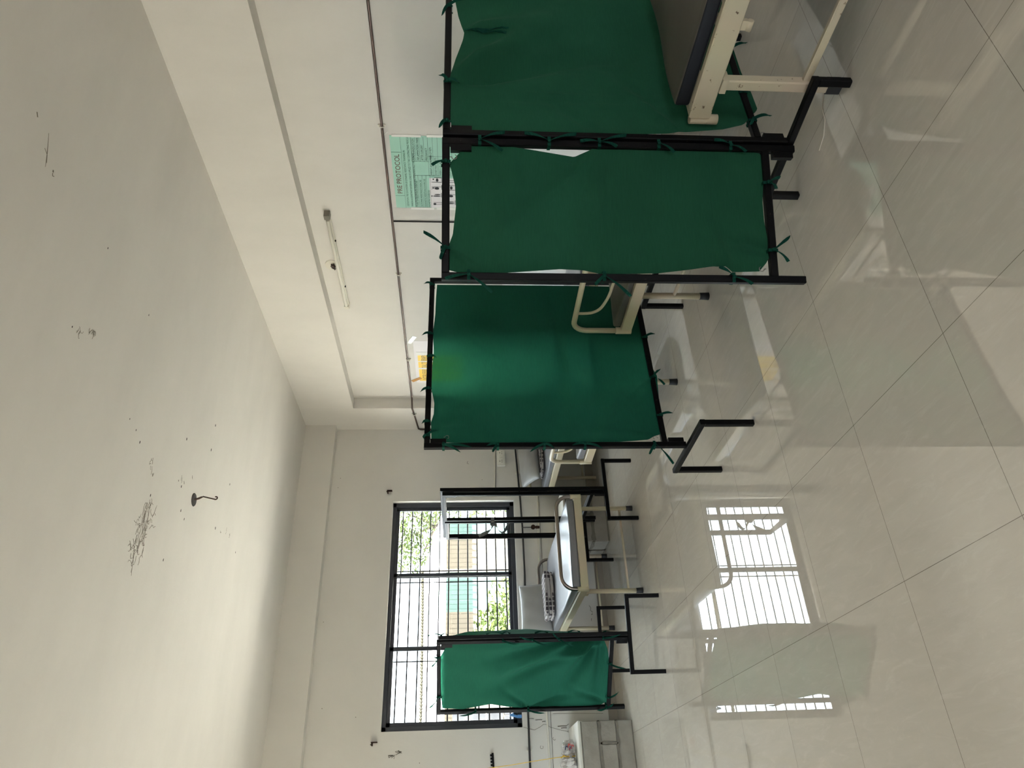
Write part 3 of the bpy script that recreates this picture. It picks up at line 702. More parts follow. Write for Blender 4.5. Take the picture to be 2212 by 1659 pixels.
bed('cream bed along the right wall in the far corner with a grey pillow on it', (4.00, 5.58), PI/2, 1.84, 0.86, 0.552, MT['matt_grey'], 0.607,
    leg_in=(0.10, 0.16), loops=(1,), loop_z=0.74, bar_z=0.15, cap=False)
bed('bed under the window with steel end loops and shiny grey mattress', (2.393, 5.69), PI/2, 1.72, 0.796, 0.547, MT['matt_grey'], 0.610,
    leg_in=(0.205, 0.035), loops=(0, 1), loop_z=0.703, loop_mat='steel', rb=0.11, bar_z=0.118)

# ------------------------------------------------------------------ bedding
def pillow(name, c, ax, ay, w, h, th, mat, seed=1, n=28):
    c, ax, ay = V(c), V(ax).normalized(), V(ay).normalized(); nz = ax.cross(ay); rnd = random.Random(seed); p = [rnd.uniform(0, 6) for _ in range(5)]
    vs = []; fs = []
    for side in (1, -1):
        for j in range(n+1):
            for i in range(n+1):
                u, v = 2*i/n-1, 2*j/n-1
                pu = 1-0.05*(1-abs(v)**2.5); pv = 1-0.07*(1-abs(u)**2.5)     # edges pull in between the corners
                f = max(0, (1-abs(u)**2.6))**0.55*max(0, (1-abs(v)**2.6))**0.55
                wr = 0.05*math.sin(9*u+p[0]+3*v)*math.sin(5*v+p[1])+0.06*math.exp(-((u-v*0.6-0.9)/0.12)**2)+0.05*math.exp(-((u+v*0.5+0.8)/0.1)**2)
                vs.append(c+ax*(u*pu*w/2)+ay*(v*pv*h/2)+nz*(side*th/2*f*(1+wr)))
    k = n+1; off = k*k
    for s in (0, 1):
        for j in range(n):
            for i in range(n):
                q = [s*off+j*k+i, s*off+j*k+i+1, s*off+(j+1)*k+i+1, s*off+(j+1)*k+i]
                fs.append(q if s == 0 else q[::-1])
    return MB().add(vs, fs, True).build(name, mat)
def folded(name, c, w, d, h, mat, seed, rot=0.0, layers=4):
    """folded blanket: soft layers, each a rounded slab with a wavy edge"""
    rnd = random.Random(seed); m = MB(); lh = h/layers; n = 20
    for l in range(layers):
        z0 = c[2]+l*lh; ph = rnd.uniform(0, 6); ww, dd = w*rnd.uniform(0.92, 1.0)/2, d*rnd.uniform(0.92, 1.0)/2
        ring = []
        for i in range(4*n):
            a = 2*PI*i/(4*n); ca, sa = math.cos(a), math.sin(a); r = (abs(ca)**6+abs(sa)**6)**(-1/6)
            ring.append((ww*r*ca*(1+0.02*math.sin(5*a+ph)), dd*r*sa*(1+0.02*math.sin(7*a+ph))))
        rows = []
        for t in range(7):
            q = PI*t/6; rows.append((1-0.06*(1-math.sin(q)), z0+lh*(0.5-0.5*math.cos(q))))
        vs = [(c[0]+k*(x*math.cos(rot)-y*math.sin(rot)), c[1]+k*(x*math.sin(rot)+y*math.cos(rot)), z+0.004*math.sin(11*x+ph)*math.sin(9*y)) for k, z in rows for x, y in ring]
        N = 4*n; fs = [(t*N+i, t*N+(i+1) % N, (t+1)*N+(i+1) % N, (t+1)*N+i) for t in range(6) for i in range(N)]
        m.add(vs, fs+[tuple(range(N))[::-1], tuple(range(6*N, 7*N))], True)
    return m.build(name, mat)
tag(pillow('pillow', (1.84, 7.235, 0.765), (1, -0.05, 0.02), (0.02, 0.42, 0.90), 0.50, 0.34, 0.12, MT['pillow'], 4), 'grey pillow propped up at the head of the bed under the window', 'pillow')
tag(folded('folded_blanket', (1.90, 6.99, 0.620), 0.46, 0.24, 0.085, MT['plaid'], 3, 0.06, 3), 'dark plaid blanket folded in front of the pillow under the window', 'blanket')
tag(folded('folded_blanket', (3.52, 7.14, 0.616), 0.56, 0.28, 0.045, MT['plaid'], 8, 0.02, 2), 'dark folded blanket under the pillow in the far right corner', 'blanket')
tag(pillow('pillow', (3.50, 7.19, 0.765), (1, -0.02, 0.05), (0.0, 0.80, 0.42), 0.66, 0.36, 0.13, MT['pillow'], 11), 'grey pillow lying on the bed in the far right corner', 'pillow')
tag(folded('folded_blanket', (3.02, 2.90, 0.608), 0.34, 0.40, 0.17, MT['plaid2'], 5, 0.1, 4), 'pale plaid cloth bundle on the brown mattress, glimpsed beside the screen post', 'blanket')

# ------------------------------------------------------------------ things on the right wall
def saddle(c, axis, nrm, parent, mat, w=0.052, name='saddle_clip'):
    a = V(axis).normalized(); n = V(nrm).normalized(); t = a.cross(n)
    m = MB(); m.obox(V(c)+n*0.0075, t, a, n, w/2, 0.009, 0.006); m.tube(arc(V(c)+n*0.012, t, n, 0.0155, 0, PI, 8), 0.0045, 6)
    return m.build(name, mat, parent)
cd = thing('conduit', 'brown electric conduit running along the right wall above the screens', 'conduit', (XP-0.013, 2.0, 2.06))
xp = XP-0.0145; xc = XB-0.0145
MB().tube([(xp, YF, 2.045), (xp, 2.3, 2.05), (xp, 6.90, 2.064), (xp-0.02, 6.955, 2.062), (xc, 6.985, 2.058), (xc, 7.05, 2.05), (xc, 7.46, 2.012), (xc, 7.475, 1.99), (xc, 7.478, 0.90)], 0.0095, 10).build('conduit_pipe', MT['conduit'], cd)
for y in (3.30, 4.855, 6.20): saddle((XP, y, 2.054), (0,1,0), (-1,0,0), cd, MT['pvc'])
saddle((XB, 7.12, 2.043), (0,1,0), (-1,0,0), cd, MT['pvc']); saddle((XB, 7.478, 1.7), (0,0,1), (-1,0,0), cd, MT['pvc'])
MB().tube([(XP-0.007, 4.218, 2.05), (XP-0.007, 4.216, 1.2), (XP-0.007, 4.214, 0.9)], 0.006, 8).build('wire_drop', MT['conduit_dark'], cd)

tl = thing('tube_light', 'slim white tube light fixed high on the right wall', 'tube light', (XP, 4.70, 2.555))
MB().box((XP-0.038, 4.16, 2.535), (XP-0.008, 5.27, 2.575)).build('batten', MT['batten'], tl, 0.004)
MB().tube([(XP-0.052, 4.175, 2.552), (XP-0.052, 5.255, 2.556)], 0.0135, 14).build('tube', MT['tube'], tl)
for y0, y1, mm in ((4.115, 4.165, 'capdark'), (5.262, 5.30, 'batten')):
    MB().box((XP-0.060, y0, 2.532), (XP, y1, 2.578)).build('end_cap', MT[mm], tl, 0.004)
for y in (4.42, 5.0): MB().box((XP-0.042, y-0.006, 2.527), (XP-0.030, y+0.006, 2.537)).build('spring_clip', MT['dark'], tl)
jb = thing('junction_box', 'round white junction box with loose brown wires above the tube light', 'junction box', (XP, 4.757, 2.608))
MB().tube([(XP, 4.757, 2.612), (XP-0.006, 4.757, 2.612)], [0.062, 0.060], 28).build('cover_plate', MT['batten'], jb)
m = MB(); rr = random.Random(2)
for kx in range(5):
    pts = [V((XP-0.004, 4.752+0.010*kx-0.02, 2.600))]
    for q in range(7): pts.append(V((XP-0.018-0.022*math.sin(q*0.5), 4.750+0.028*math.sin(q*1.3+kx)+rr.uniform(-.006,.006), 2.600-0.016*math.cos(q*1.1+kx*0.9))))
    m.tube(pts, 0.0035, 6)
m.build('loose_wires', MT['conduit'], jb)

# green exercise chart: text runs toward the viewer along -Y
XT = XP-0.004
po = thing('wall_chart', 'pale green handwritten exercise chart taped to the right wall beside the nearest screen', 'poster', (XP, 3.73, 1.70))
MB().box((XP-0.003, 3.385, 1.36), (XP, 4.072, 2.012)).build('chart_sheet', MT['poster'], po)
MB().box((XP-0.004, 3.765, 1.36), (XP-0.002, 4.068, 1.747)).build('picture_sheet', MT['paper'], po)
X_, Y_ = (0, -1, 0), (0, 0, 1)
def tx(body, y, z, size, mat, sq=1.0, name='lettering'): return text(name, body, size, (XT-0.0006, y, z), X_, Y_, MT[mat], po, sq)
tx('PRE PROTOCOL', 3.925, 1.955, 0.052, 'inkred', 1.0, 'title_lettering')
for i, s in enumerate(('DEFINITION: PRE IS A SYSTEM OF DYNAMIC RESISTANCE TRAINING IN', 'WHICH A CONSTANT EXTERNAL LOAD IS APPLIED TO THE CONTRACTING MUSCLE', 'BY SOME MECHANICAL MEANS AND INCREMENTALLY INCREASED')):
    tx(s, 4.055, 1.912-0.032*i, 0.0215, 'inkgreen', 0.80)
for i, s in enumerate(('TYPES OF RESISTANCE EXERCISE', 'ISOTONIC RESISTANCE EXERCISE', 'ISOKINETIC RESISTANCE EXERCISE', 'ISOMETRIC EXERCISE', )):
    tx(s, 4.055, 1.836-0.030*i, 0.0215, 'inkgreen', 0.84)
for i, s in enumerate(('CONTRAINDICATION', 'INFLAMMATION / PAIN', 'AFTER SURGERY', 'PREGNANCY')):
    tx(s, 3.600, 1.842-0.030*i, 0.0225, 'ink', 0.86)
for i, s in enumerate(('WEIGHT AND NUMBER OF REPS', '10 REP MAX    3 SETS', 'WEEK 1 - 2    50 %', 'WEEK 3 - 4    75 %', 'REST 2 MIN')):
    tx(s, 3.735, 1.722-0.034*i, 0.021, 'ink', 0.84)
ln = MB()
def hl(y0, y1, z): ln.box((XT-0.0008, y1, z-0.0008), (XT-0.0002, y0, z+0.0008))
def vl(y, z0, z1): ln.box((XT-0.0008, y-0.0008, z0), (XT-0.0002, y+0.0008, z1))
hl(4.07, 3.388, 1.938); vl(3.945, 1.938, 2.01); vl(3.53, 1.938, 2.01); hl(4.07, 3.388, 1.862)
for i in range(5): hl(4.062, 3.74, 1.860-0.030*i); hl(3.61, 3.392, 1.866-0.030*i)
vl(3.74, 1.74, 1.86); vl(3.61, 1.746, 1.866); vl(4.062, 1.74, 1.86)
for i in range(6): hl(3.742, 3.392, 1.746-0.034*i)
vl(3.742, 1.576, 1.746); vl(3.56, 1.576, 1.746)
ln.build('ruled_lines', MT['ink'], po)
# small exercise pictures on the white sheet
dr = MB(); rr = random.Random(5)
def stroke(y, z, pts, w=0.004): dr.ribbon([(XT-0.0009, y-a, z+b) for a, b in pts], w, [V((0,0,1)) if abs(pts[min(i+1,len(pts)-1)][0]-pts[max(i-1,0)][0]) > abs(pts[min(i+1,len(pts)-1)][1]-pts[max(i-1,0)][1]) else V((0,1,0)) for i in range(len(pts))], 0.0006)
def blob(y, z, a, b): dr.tube([(XT-0.0004, y, z), (XT-0.0014, y, z)], 1.0, 3) if False else dr.poly([(XT-0.0005, y-a*math.cos(t*PI/5), z+b*math.sin(t*PI/5)) for t in range(10)], (-1,0,0), 0.0006)
for r in range(3):
    for cI in range(4):
        y, z = 4.03-0.075*cI, 1.70-0.105*r
        k = (r+cI) % 4
        if k == 0: blob(y-0.004, z+0.012, 0.010, 0.012); stroke(y, z, [(0,0),(0.004,-0.05)], 0.003); stroke(y, z, [(0.02,0.02),(0.02,-0.05)], 0.003); blob(y-0.02, z-0.052, 0.007, 0.004)
        elif k == 1: blob(y-0.012, z-0.005, 0.006, 0.030); blob(y-0.028, z-0.010, 0.005, 0.024); stroke(y, z, [(0,-0.04),(0.045,-0.04)], 0.004); blob(y-0.012, z+0.032, 0.006, 0.006)
        elif k == 2: blob(y-0.014, z-0.008, 0.012, 0.018); stroke(y, z, [(0,0.03),(0.03,0.03),(0.03,-0.05)], 0.003); stroke(y, z, [(0.002,-0.045),(0.05,-0.045)], 0.004); blob(y-0.018, z+0.020, 0.006, 0.007)
        else: stroke(y, z, [(0.0,0.03),(0.0,-0.045),(0.045,-0.045),(0.045,0.01)], 0.004); blob(y-0.022, z-0.012, 0.016, 0.010); blob(y-0.030, z+0.016, 0.006, 0.007)
dr.build('exercise_drawings', MT['inkblack'], po)
for a, b in (((3.375,1.995),(3.388,1.79)),((3.372,1.75),(3.386,1.52)),((4.066,1.90),(4.082,1.72)),((4.062,1.70),(4.08,1.48))):
    MB().box((XP-0.0052, a[0], b[1]), (XP-0.0004, b[0]+0.006, a[1])).build('tape_strip', MT['film'], po)
MB().obox((XP-0.002, 4.112, 1.985), (0,1,-0.5), (0,0.5,1), (1,0,0), 0.018, 0.003, 0.0008).build('tape_strip', MT['film'], po)
MB().obox((XP-0.002, 3.372, 2.035), (0,1,0.9), (0,-0.9,1), (1,0,0), 0.024, 0.003, 0.0008).build('tape_strip', MT['film'], po)

yn = thing('wall_chart', 'yellow handwritten notice in a taped plastic sleeve under the conduit on the right wall', 'notice', (XP, 6.25, 1.80))
MB().box((XP-0.002, 5.878, 1.50), (XP, 6.665, 1.992)).build('plastic_sleeve', MT['paper'], yn)
MB().box((XP-0.0035, 6.085, 1.50), (XP-0.0018, 6.625, 1.958)).build('notice_sheet', MT['yellow'], yn)
text('title_lettering', 'INTER FERENTIAL THERAPY', 0.074, (XP-0.0042, 6.60, 1.872), X_, Y_, MT['ink'], yn, 0.52)
text('lettering', 'MEDIUM FREQUENCY CURRENT', 0.046, (XP-0.0042, 6.53, 1.812), X_, Y_, MT['inkred'], yn, 0.62)
text('lettering', 'ANALGESIA', 0.046, (XP-0.0042, 6.58, 1.735), X_, Y_, MT['ink'], yn, 0.8)
for a, b in (((XP-0.0050, 6.365, 1.50), (XP-0.0044, 6.392, 1.975)), ((XP-0.0050, 6.235, 1.50), (XP-0.0044, 6.252, 1.965)), ((XP-0.0050, 6.075, 1.50), (XP-0.0036, 6.13, 1.97))):
    MB().box(a, b).build('tape_strip', MT['film'], yn)
MB().obox((XP-0.004, 5.86, 2.0), (0,1,0.5), (0,-0.5,1), (1,0,0), 0.07, 0.022, 0.001).build('tape_strip', MT['film'], yn)
tag(MB().obox((XP-0.003, 6.60, 1.992), (0,0.62,0.85), (0,-0.85,0.62), (1,0,0), 0.062, 0.020, 0.0008).build('tape_piece', MT['tape']), 'strip of brown packing tape at the corner of the yellow notice', 'tape')

# ------------------------------------------------------------------ things on the back wall
yc = YW-0.0275
cb = thing('conduit', 'dark conduit running across the back wall below the window', 'conduit', (2.2, YW, 0.86))
MB().tube([(XB-0.013, yc, 0.905), (XB-0.03, yc, 0.893), (3.77, yc, 0.885), (3.17, yc, 0.856), (2.78, yc, 0.843), (2.26, yc, 0.841), (0.92, yc, 0.871), (0.45, yc, 0.873), (XL, yc, 0.87)], 0.010, 10).build('conduit_pipe', MT['conduit_dark'], cb)
for x, z in ((3.44, 0.869), (0.60, 0.872), (1.98, 0.847)): saddle((x, YW, z), (1,0,0), (0,-1,0), cb, MT['pvc'])
tpv = thing('valve', 'small dark tap hanging from the conduit under the window', 'tap', (2.777, YW, 0.84))
MB().tube([(2.778, yc-0.009, 0.843), (2.778, yc-0.012, 0.735)], 0.0055, 8).build('pipe', MT['conduit_dark'], tpv)
MB().tube([(2.778, yc-0.03, 0.726), (2.778, yc-0.004, 0.726)], 0.024, 16).build('hand_wheel', MT['rust'], tpv)
MB().tube([(2.778, yc-0.012, 0.715), (2.778, yc-0.012, 0.69), (2.778, yc-0.012, 0.655)], [0.010, 0.017, 0.015], 12).build('nozzle', MT['rust'], tpv)
ct = thing('cable_trunking', 'thin white cable trunking running along the back wall and down to below the window', 'trunking', (3.0, YW, 0.9))
m = MB(); q = YW-0.0085
m.beam((XB, q, 1.118), (3.185, q, 1.135), 0.024, 0.014); m.beam((3.18, q, 1.147), (3.17, q, 0.64), 0.014, 0.026, (1,0,0)); m.beam((3.182, q, 0.655), (1.97, q, 0.690), 0.026, 0.014); m.beam((1.97, q, 0.690), (XL, q, 0.688), 0.026, 0.014)
m.build('trunking_channel', MT['pvc'], ct)
m = MB(); m.beam((XB, YW-0.002, 1.1045), (3.19, YW-0.002, 1.1215), 0.004, 0.004); m.beam((3.18, YW-0.002, 0.640), (XL, YW-0.002, 0.672), 0.003, 0.004)
m.build('dark_line', MT['mark'], ct)  # thin dark line along the trunking's lower edge
sw = thing('socket_box', 'white wall socket box with two sockets and two switches beside the glowing screen', 'socket', (3.62, YW, 1.075))
MB().box((3.527, YW-0.042, 1.005), (3.718, YW-0.0005, 1.103)).build('box_body', MT['switch'], sw, 0.006)
MB().box((3.545, YW-0.047, 1.021), (3.706, YW-0.040, 1.089)).build('switch_plate', MT['switch'], sw, 0.003)
for x in (3.614, 3.640): MB().obox((x, YW-0.049, 1.055), (1,0,0), (0,1,0.12), (0,-0.12,1), 0.0095, 0.004, 0.020).build('switch', MT['switch'], sw, 0.002)
m = MB()
for cx in (3.576, 3.682):
    for dx, dz, r in ((0, 0.014, 0.0048), (-0.011, -0.012, 0.0042), (0.011, -0.012, 0.0042)):
        m.tube([(cx+dx, YW-0.0478, 1.055+dz), (cx+dx, YW-0.0466, 1.055+dz)], r, 10)
m.build('socket_holes', MT['dark'], sw)
for (x, z, lab) in ((3.235, 2.325, 'small rusty iron bracket in the wall above the right end of the window'), (0.712, 2.335, 'small iron clip in the wall above the left end of the window')):
    m = MB(); m.box((x-0.004, YW-0.035, z-0.045), (x+0.004, YW+0.01, z+0.012)); m.box((x-0.03, YW-0.03, z-0.004), (x+0.004, YW, z+0.008)); m.tube([(x-0.022, YW-0.03, z+0.004), (x-0.022, YW-0.055, z+0.012)], 0.004, 8)
    tag(m.build('wall_bracket', MT['rust']), lab, 'bracket')
sb = MB()
p, q = V((0.590, YW-0.012, 1.218)), V((0.30, YW-0.012, 1.205))
sb.beam(p, q, 0.024, 0.018)
d = (q-p).normalized()
for i in range(4): sb.obox(p+d*(0.02+0.027*i)+V((0,-0.009,0.014)), d, (0,1,0), (0,0,1), 0.009, 0.008, 0.010)
tag(sb.build('slotted_bar', MT['black'], None, 0.002), 'black notched shelf bar fixed to the wall above the block ledge', 'bar')
bp = thing('clothes_peg', 'blue plastic clip on the lower left corner of the window frame', 'clip', (0.905, YW+0.03, 0.985))
m = MB(); m.obox((0.905, YW+0.042, 0.99), (0.25,0,1), (0,1,0), (1,0,-0.25), 0.052, 0.010, 0.010); m.obox((0.918, YW+0.042, 1.025), (-0.5,0,1), (0,1,0), (1,0,0.5), 0.022, 0.008, 0.006); m.obox((0.900, YW+0.042, 0.948), (0,0,1), (0,1,0), (1,0,0), 0.02, 0.012, 0.014)
m.build('peg_body', MT['blue'], bp, 0.002)

# cement block ledges
def ledge(label, x0, x1, y0, y1, rows, top, joints, seed, smear=0.03):
    t = thing('block_ledge', label, 'masonry ledge', (0.5*(x0+x1), 0.5*(y0+y1), 0)); rnd = random.Random(seed)
    core = MB().box((x0+0.005, y0+0.005, 0), (x1-0.005, y1, rows[-1])); core.build('mortar_core', MT['mortar'], t)
    blocks = MB()
    for r, (z0, z1) in enumerate(zip(rows, rows[1:])):
        xs = [x0]+joints[r]+[x1]
        for a, b in zip(xs, xs[1:]):
            g = rnd.uniform(0.007, 0.013); dy = rnd.uniform(-0.004, 0.006)
            blocks.box((a+(g if a > x0 else 0), y0+dy, z0+g), (b-(g if b < x1 else 0), y1-0.002, z1-g))
    blocks.build('cement_blocks', MT['block'], t, 0.007, 2)
    sm = MB()
    for r, z in enumerate(rows[1:-1]):
        xa, xb = x0+0.01, x1-0.01; k = max(6, int((xb-xa)/0.035)); pts = [(xa+(xb-xa)*i/k, y0-0.0045, z+rnd.uniform(-0.006, 0.006)) for i in range(k+1)]
        sm.ribbon(pts, [rnd.uniform(0.014, smear) for _ in pts], V((0, 0, 1)), 0.004)
        yb = [(x1+0.0025 if x1 < 1.5 else x0-0.0025, y0+0.01+(y1-y0-0.02)*i/8, z+rnd.uniform(-0.006, 0.006)) for i in range(9)]
        sm.ribbon(yb, [rnd.uniform(0.014, smear) for _ in yb], V((0, 0, 1)), 0.003)
    for r, js in enumerate(joints):
        for x in js:
            pts = [(x+rnd.uniform(-.004, .004), y0-0.0045, rows[r]+(rows[r+1]-rows[r])*i/6) for i in range(7)]
            sm.ribbon(pts, [rnd.uniform(0.012, smear*0.8) for _ in pts], V((1, 0, 0)), 0.004)
    sm.build('mortar_smear', MT['mortar'], t)
    MB().box((x0-0.004, y0-0.006, rows[-1]-0.004), (x1+0.004, y1, top)).build('plaster_top', MT['plaster'], t, 0.008)
    return t
ledge('grey cement block ledge with white plastered top at the left end of the back wall', -1.2, 0.768, 6.88, YW-0.0135, [0, 0.145, 0.300, 0.468], 0.490, [[-0.5, 0.12], [-0.75, -0.05, 0.588], [-0.45, 0.15]], 4)
ledge('rough cement block ledge behind the bed under the window, close to the wall', 2.43, 3.02, 6.95, YW-0.0135, [0, 0.165, 0.33, 0.435], 0.455, [[], [2.72], []], 6, 0.055)
bg = thing('plastic_bag', 'crumpled plastic bag with red print tied by yellow string on the block ledge', 'bag', (0.50, 7.10, 0.50))
m = MB(); rnd = random.Random(9); vs = []; fs = []
axp, axq = V((0.34, 7.10, 0.553)), V((0.635, 7.08, 0.553)); NN, MM = 26, 18
for i in range(NN+1):
    t = i/NN; c = axp.lerp(axq, t); r = 0.055*(0.55+0.75*math.sin(PI*min(1, max(0, t*0.86+0.08)))**0.7)
    if 0.50 < t < 0.62: r *= 0.62
    for k in range(MM):
        a = 2*PI*k/MM; rr2 = r*(1+0.16*math.sin(3*a+9*t)+0.10*math.sin(5*a-17*t)+rnd.uniform(-.05,.05))
        vs.append(c+V((rnd.uniform(-.004,.004), rr2*math.cos(a)*1.1, max(-0.052, rr2*math.sin(a)))))
for i in range(NN):
    for k in range(MM): fs.append((i*MM+k, i*MM+(k+1) % MM, (i+1)*MM+(k+1) % MM, (i+1)*MM+k))
fs += [tuple(range(MM))[::-1], tuple(range(NN*MM, NN*MM+MM))]
m.add(vs, fs, False).build('bag_film', MT['bag'], bg)
for i, (dz, mt) in enumerate(((0.018, 'red'), (-0.006, 'navyp'), (0.030, 'navyp'), (-0.022, 'red'), (0.006, 'red'))):
    m = MB(); m.ribbon([(0.555+0.008*i+0.02*math.sin(j), 7.018-0.002*abs(j-2), 0.553+dz+0.006*(j-2)) for j in range(5)], 0.009, V((0,0.2,1)), 0.003)
    m.build('printed_stripe', MT[mt], bg)
m = MB(); c0 = V((0.507, 7.092, 0.553))
m.tube(arc(c0, (0,1,0), (0,0,1), 0.050, 0, 2*PI, 22), 0.004, 6); m.tube(arc(c0+V((0.010,0,0)), (0.25,1,0), (0,0,1), 0.052, 0, 2*PI, 22), 0.0035, 6)
m.tube([(0.505,7.045,0.585),(0.512,7.03,0.615),(0.495,7.035,0.635),(0.515,7.04,0.60)], 0.004, 6)
m.build('string_knot', MT['ystring'], bg)
tag(MB().tube([(0.508, 7.05, 0.60), (0.490, 7.16, 0.84), (0.470, 7.26, 1.06), (0.46, 7.33, 1.22), (0.42, 7.44, 1.7), (0.40, 7.497, 2.0)], 0.0032, 6).build('string', MT['ystring']), 'yellow string rising from the plastic bag up the wall', 'string')

# cracks and scuffs on the back wall
def wall_marks():
    m = MB(); n = V((0,-1,0)); y = YW-0.0012
    cr = [(0.801,0.919),(0.785,0.864),(0.773,0.813),(0.797,0.759),(0.819,0.726),(0.817,0.70),(0.794,0.663),(0.77,0.584),(0.753,0.509),(0.737,0.474),(0.715,0.444)]
    m.ribbon([(x, y, z) for x, z in cr], 0.0028, V((1,0,0.3)), 0.0008)
    for (a, b), w in ((((0.871,0.816),(0.873,0.865)),0.004),(((0.858,0.80),(0.859,0.735)),0.005),(((0.842,0.737),(0.844,0.704)),0.006),(((0.797,0.59),(0.798,0.505)),0.007),(((0.781,0.559),(0.782,0.503)),0.007),(((0.798,0.505),(0.815,0.483)),0.004),(((0.91,0.63),(0.897,0.14)),0.0022),(((0.753,0.50),(0.757,0.44)),0.004)):
        m.ribbon([(a[0], y, a[1]), (0.5*(a[0]+b[0])+0.002, y, 0.5*(a[1]+b[1])), (b[0], y, b[1])], w, V((1,0,0)), 0.0008)
    m.tube(arc((0.625, y, 0.753), (1,0,0), (0,0,1), 0.014, 0.5, 5.5, 12), 0.0016, 5); m.tube(arc((0.692, y, 0.632), (1,0,0.4), (0,0,1), 0.011, 0, 4.5, 10), 0.0016, 5)
    rnd = random.Random(3)
    for cx, cz in ((0.622, 2.092), (0.586, 2.15)):
        for q in range(4):
            pts = [(cx+rnd.uniform(-.02,.02), y, cz+rnd.uniform(-.035,.035)) for _ in range(4)]; m.ribbon(pts, 0.004, V((1,0,0.2)), 0.0008)
    m.ribbon([(3.60, y, 1.437), (3.572, y, 1.445), (3.565, y, 1.425)], 0.004, V((0,0,1)), 0.0008)
    m.tube([(1.93,y,0.180),(1.905,y,0.165),(1.88,y,0.172),(1.86,y,0.150)], 0.0022, 5); m.tube([(1.845,y,0.152),(1.835,y,0.165)], 0.003, 5); m.tube([(1.80,y,0.166),(1.775,y,0.172)], 0.002, 5)
    for _ in range(16):
        x, z = rnd.uniform(-0.3, 3.9), rnd.uniform(1.2, 2.9)
        if WX0-0.05 < x < WX1+0.05 and WZ0 < z < WZ1: continue
        m.lump((x, y, z), 0.004, (1, 0.2, 1), 6)
    m.build('wall_crack', MT['mark'], wall_back)
wall_back['_o'] = (0, 0, 0); ceiling['_o'] = (0, 0, 0)
wall_marks()

# ------------------------------------------------------------------ ceiling
hk = thing('ceiling_hook', 'rusty fan hook with bent wire hanging from a hole in the ceiling', 'hook', (1.955, 4.628, ZC))
m = MB(); m.tube([(1.945, 4.615, ZC+0.001), (1.945, 4.615, ZC-0.004)], [0.046, 0.042], 18); m.build('hook_box', MT['dark'], hk)
m = MB(); m.tube([(1.948,4.62,ZC), (1.968,4.622,ZC-0.045), (1.972,4.622,ZC-0.058), (1.958,4.628,ZC-0.03), (1.950,4.63,ZC)], 0.0045, 8)
m.tube([(1.970,4.622,ZC-0.055), (1.960,4.627,ZC-0.10), (1.952,4.630,ZC-0.135)]+arc((1.962,4.630,ZC-0.137), (-1,0,0), (0,0,-1), 0.010, 0, PI*1.2, 8), 0.0045, 8)
m.build('hook_wire', MT['rust'], hk)
pm = MB(); rnd = random.Random(21); zc = ZC-0.0006
cpts = [(1.649,3.952),(1.642,3.992),(1.605,3.972),(1.568,3.966),(1.559,3.928),(1.559,3.993),(1.515,3.928),(1.498,3.891),(1.563,4.027),(1.61,4.057),(1.572,4.08),(1.513,4.0),(1.463,3.932),(1.492,4.056),(1.482,3.991),(1.442,3.973),(1.45,3.996),(1.416,4.039),(1.394,3.914),(1.365,3.906),(1.394,3.975),(1.36,3.956),(1.361,4.023),(1.308,3.961),(1.286,3.955)]
def crackle(c, n, ln, w):
    for _ in range(n):
        a = rnd.uniform(0, 2*PI); p = [c[0]+rnd.uniform(-.012,.012), c[1]+rnd.uniform(-.012,.012)]; pts = [(p[0], p[1], zc)]
        for _ in range(rnd.randint(3, 6)):
            a += rnd.uniform(-1.1, 1.1); p = [p[0]+ln*math.cos(a)*1.4, p[1]+ln*math.sin(a)*0.8]; pts.append((p[0], p[1], zc))
        pm.ribbon(pts, [w*rnd.uniform(0.5, 1.2) for _ in pts], V((1,0.3,0)), 0.0008)
for c in cpts: crackle(c, 3, 0.013, 0.0024)
for c in [(1.89,3.88),(1.869,3.893),(1.845,3.905),(1.815,3.93)]: crackle(c, 2, 0.008, 0.0026)
for c in [(2.056,2.85),(2.060,2.862),(2.10,2.92),(2.118,2.95),(2.128,2.968)]: crackle(c, 3, 0.007, 0.0022)
for c in [(1.952,5.255),(1.992,5.37),(2.007,5.44),(1.954,4.352),(1.973,4.405),(2.063,4.52)]: crackle(c, 2, 0.006, 0.0022)
pm.ribbon([(2.565,2.204,zc),(2.555,2.232,zc),(2.521,2.247,zc)], 0.0025, V((0,1,0)), 0.0008); pm.ribbon([(2.645,2.19,zc),(2.57,2.225,zc),(2.50,2.25,zc)], [0.001,0.004,0.001], V((0,1,0)), 0.0008)
pm.ribbon([(2.535,2.299,zc),(2.525,2.303,zc)], 0.008, V((0,1,0)), 0.0008); pm.ribbon([(2.516,2.318,zc),(2.508,2.308,zc),(2.520,2.303,zc)], 0.004, V((0,1,0)), 0.0008); pm.ribbon([(2.65,2.085,zc),(2.635,2.10,zc)], 0.006, V((0,1,0)), 0.0008)
pm.build('peeling_paint', MT['peel'], ceiling)
sm = MB()
for x, y in [(1.956,3.516),(1.94,3.614),(1.904,3.691),(2.235,4.29),(2.572,4.725),(2.38,4.739),(1.705,3.975),(1.773,4.525),(1.932,5.117),(2.337,5.249),(1.947,4.308),(1.934,4.37),(1.934,5.663),(1.444,4.346),(1.799,4.444),(2.578,2.847),(2.039,2.788),(2.579,3.408)]:
    r = rnd.uniform(0.004, 0.0085); sm.lump((x, y, ZC-0.0004), r, (1.5, 0.8, 0.12), 8)
sm.build('paint_speck', MT['dark'], ceiling)

# floor litter
tag(MB().tube([(2.55,1.80,0.002),(2.50,1.85,0.002),(2.44,1.86,0.002),(2.39,1.90,0.003),(2.37,1.96,0.002)], 0.0022, 5).build('thread', MT['thread']), 'loose white thread lying on the tiles by the near screen foot', 'thread')

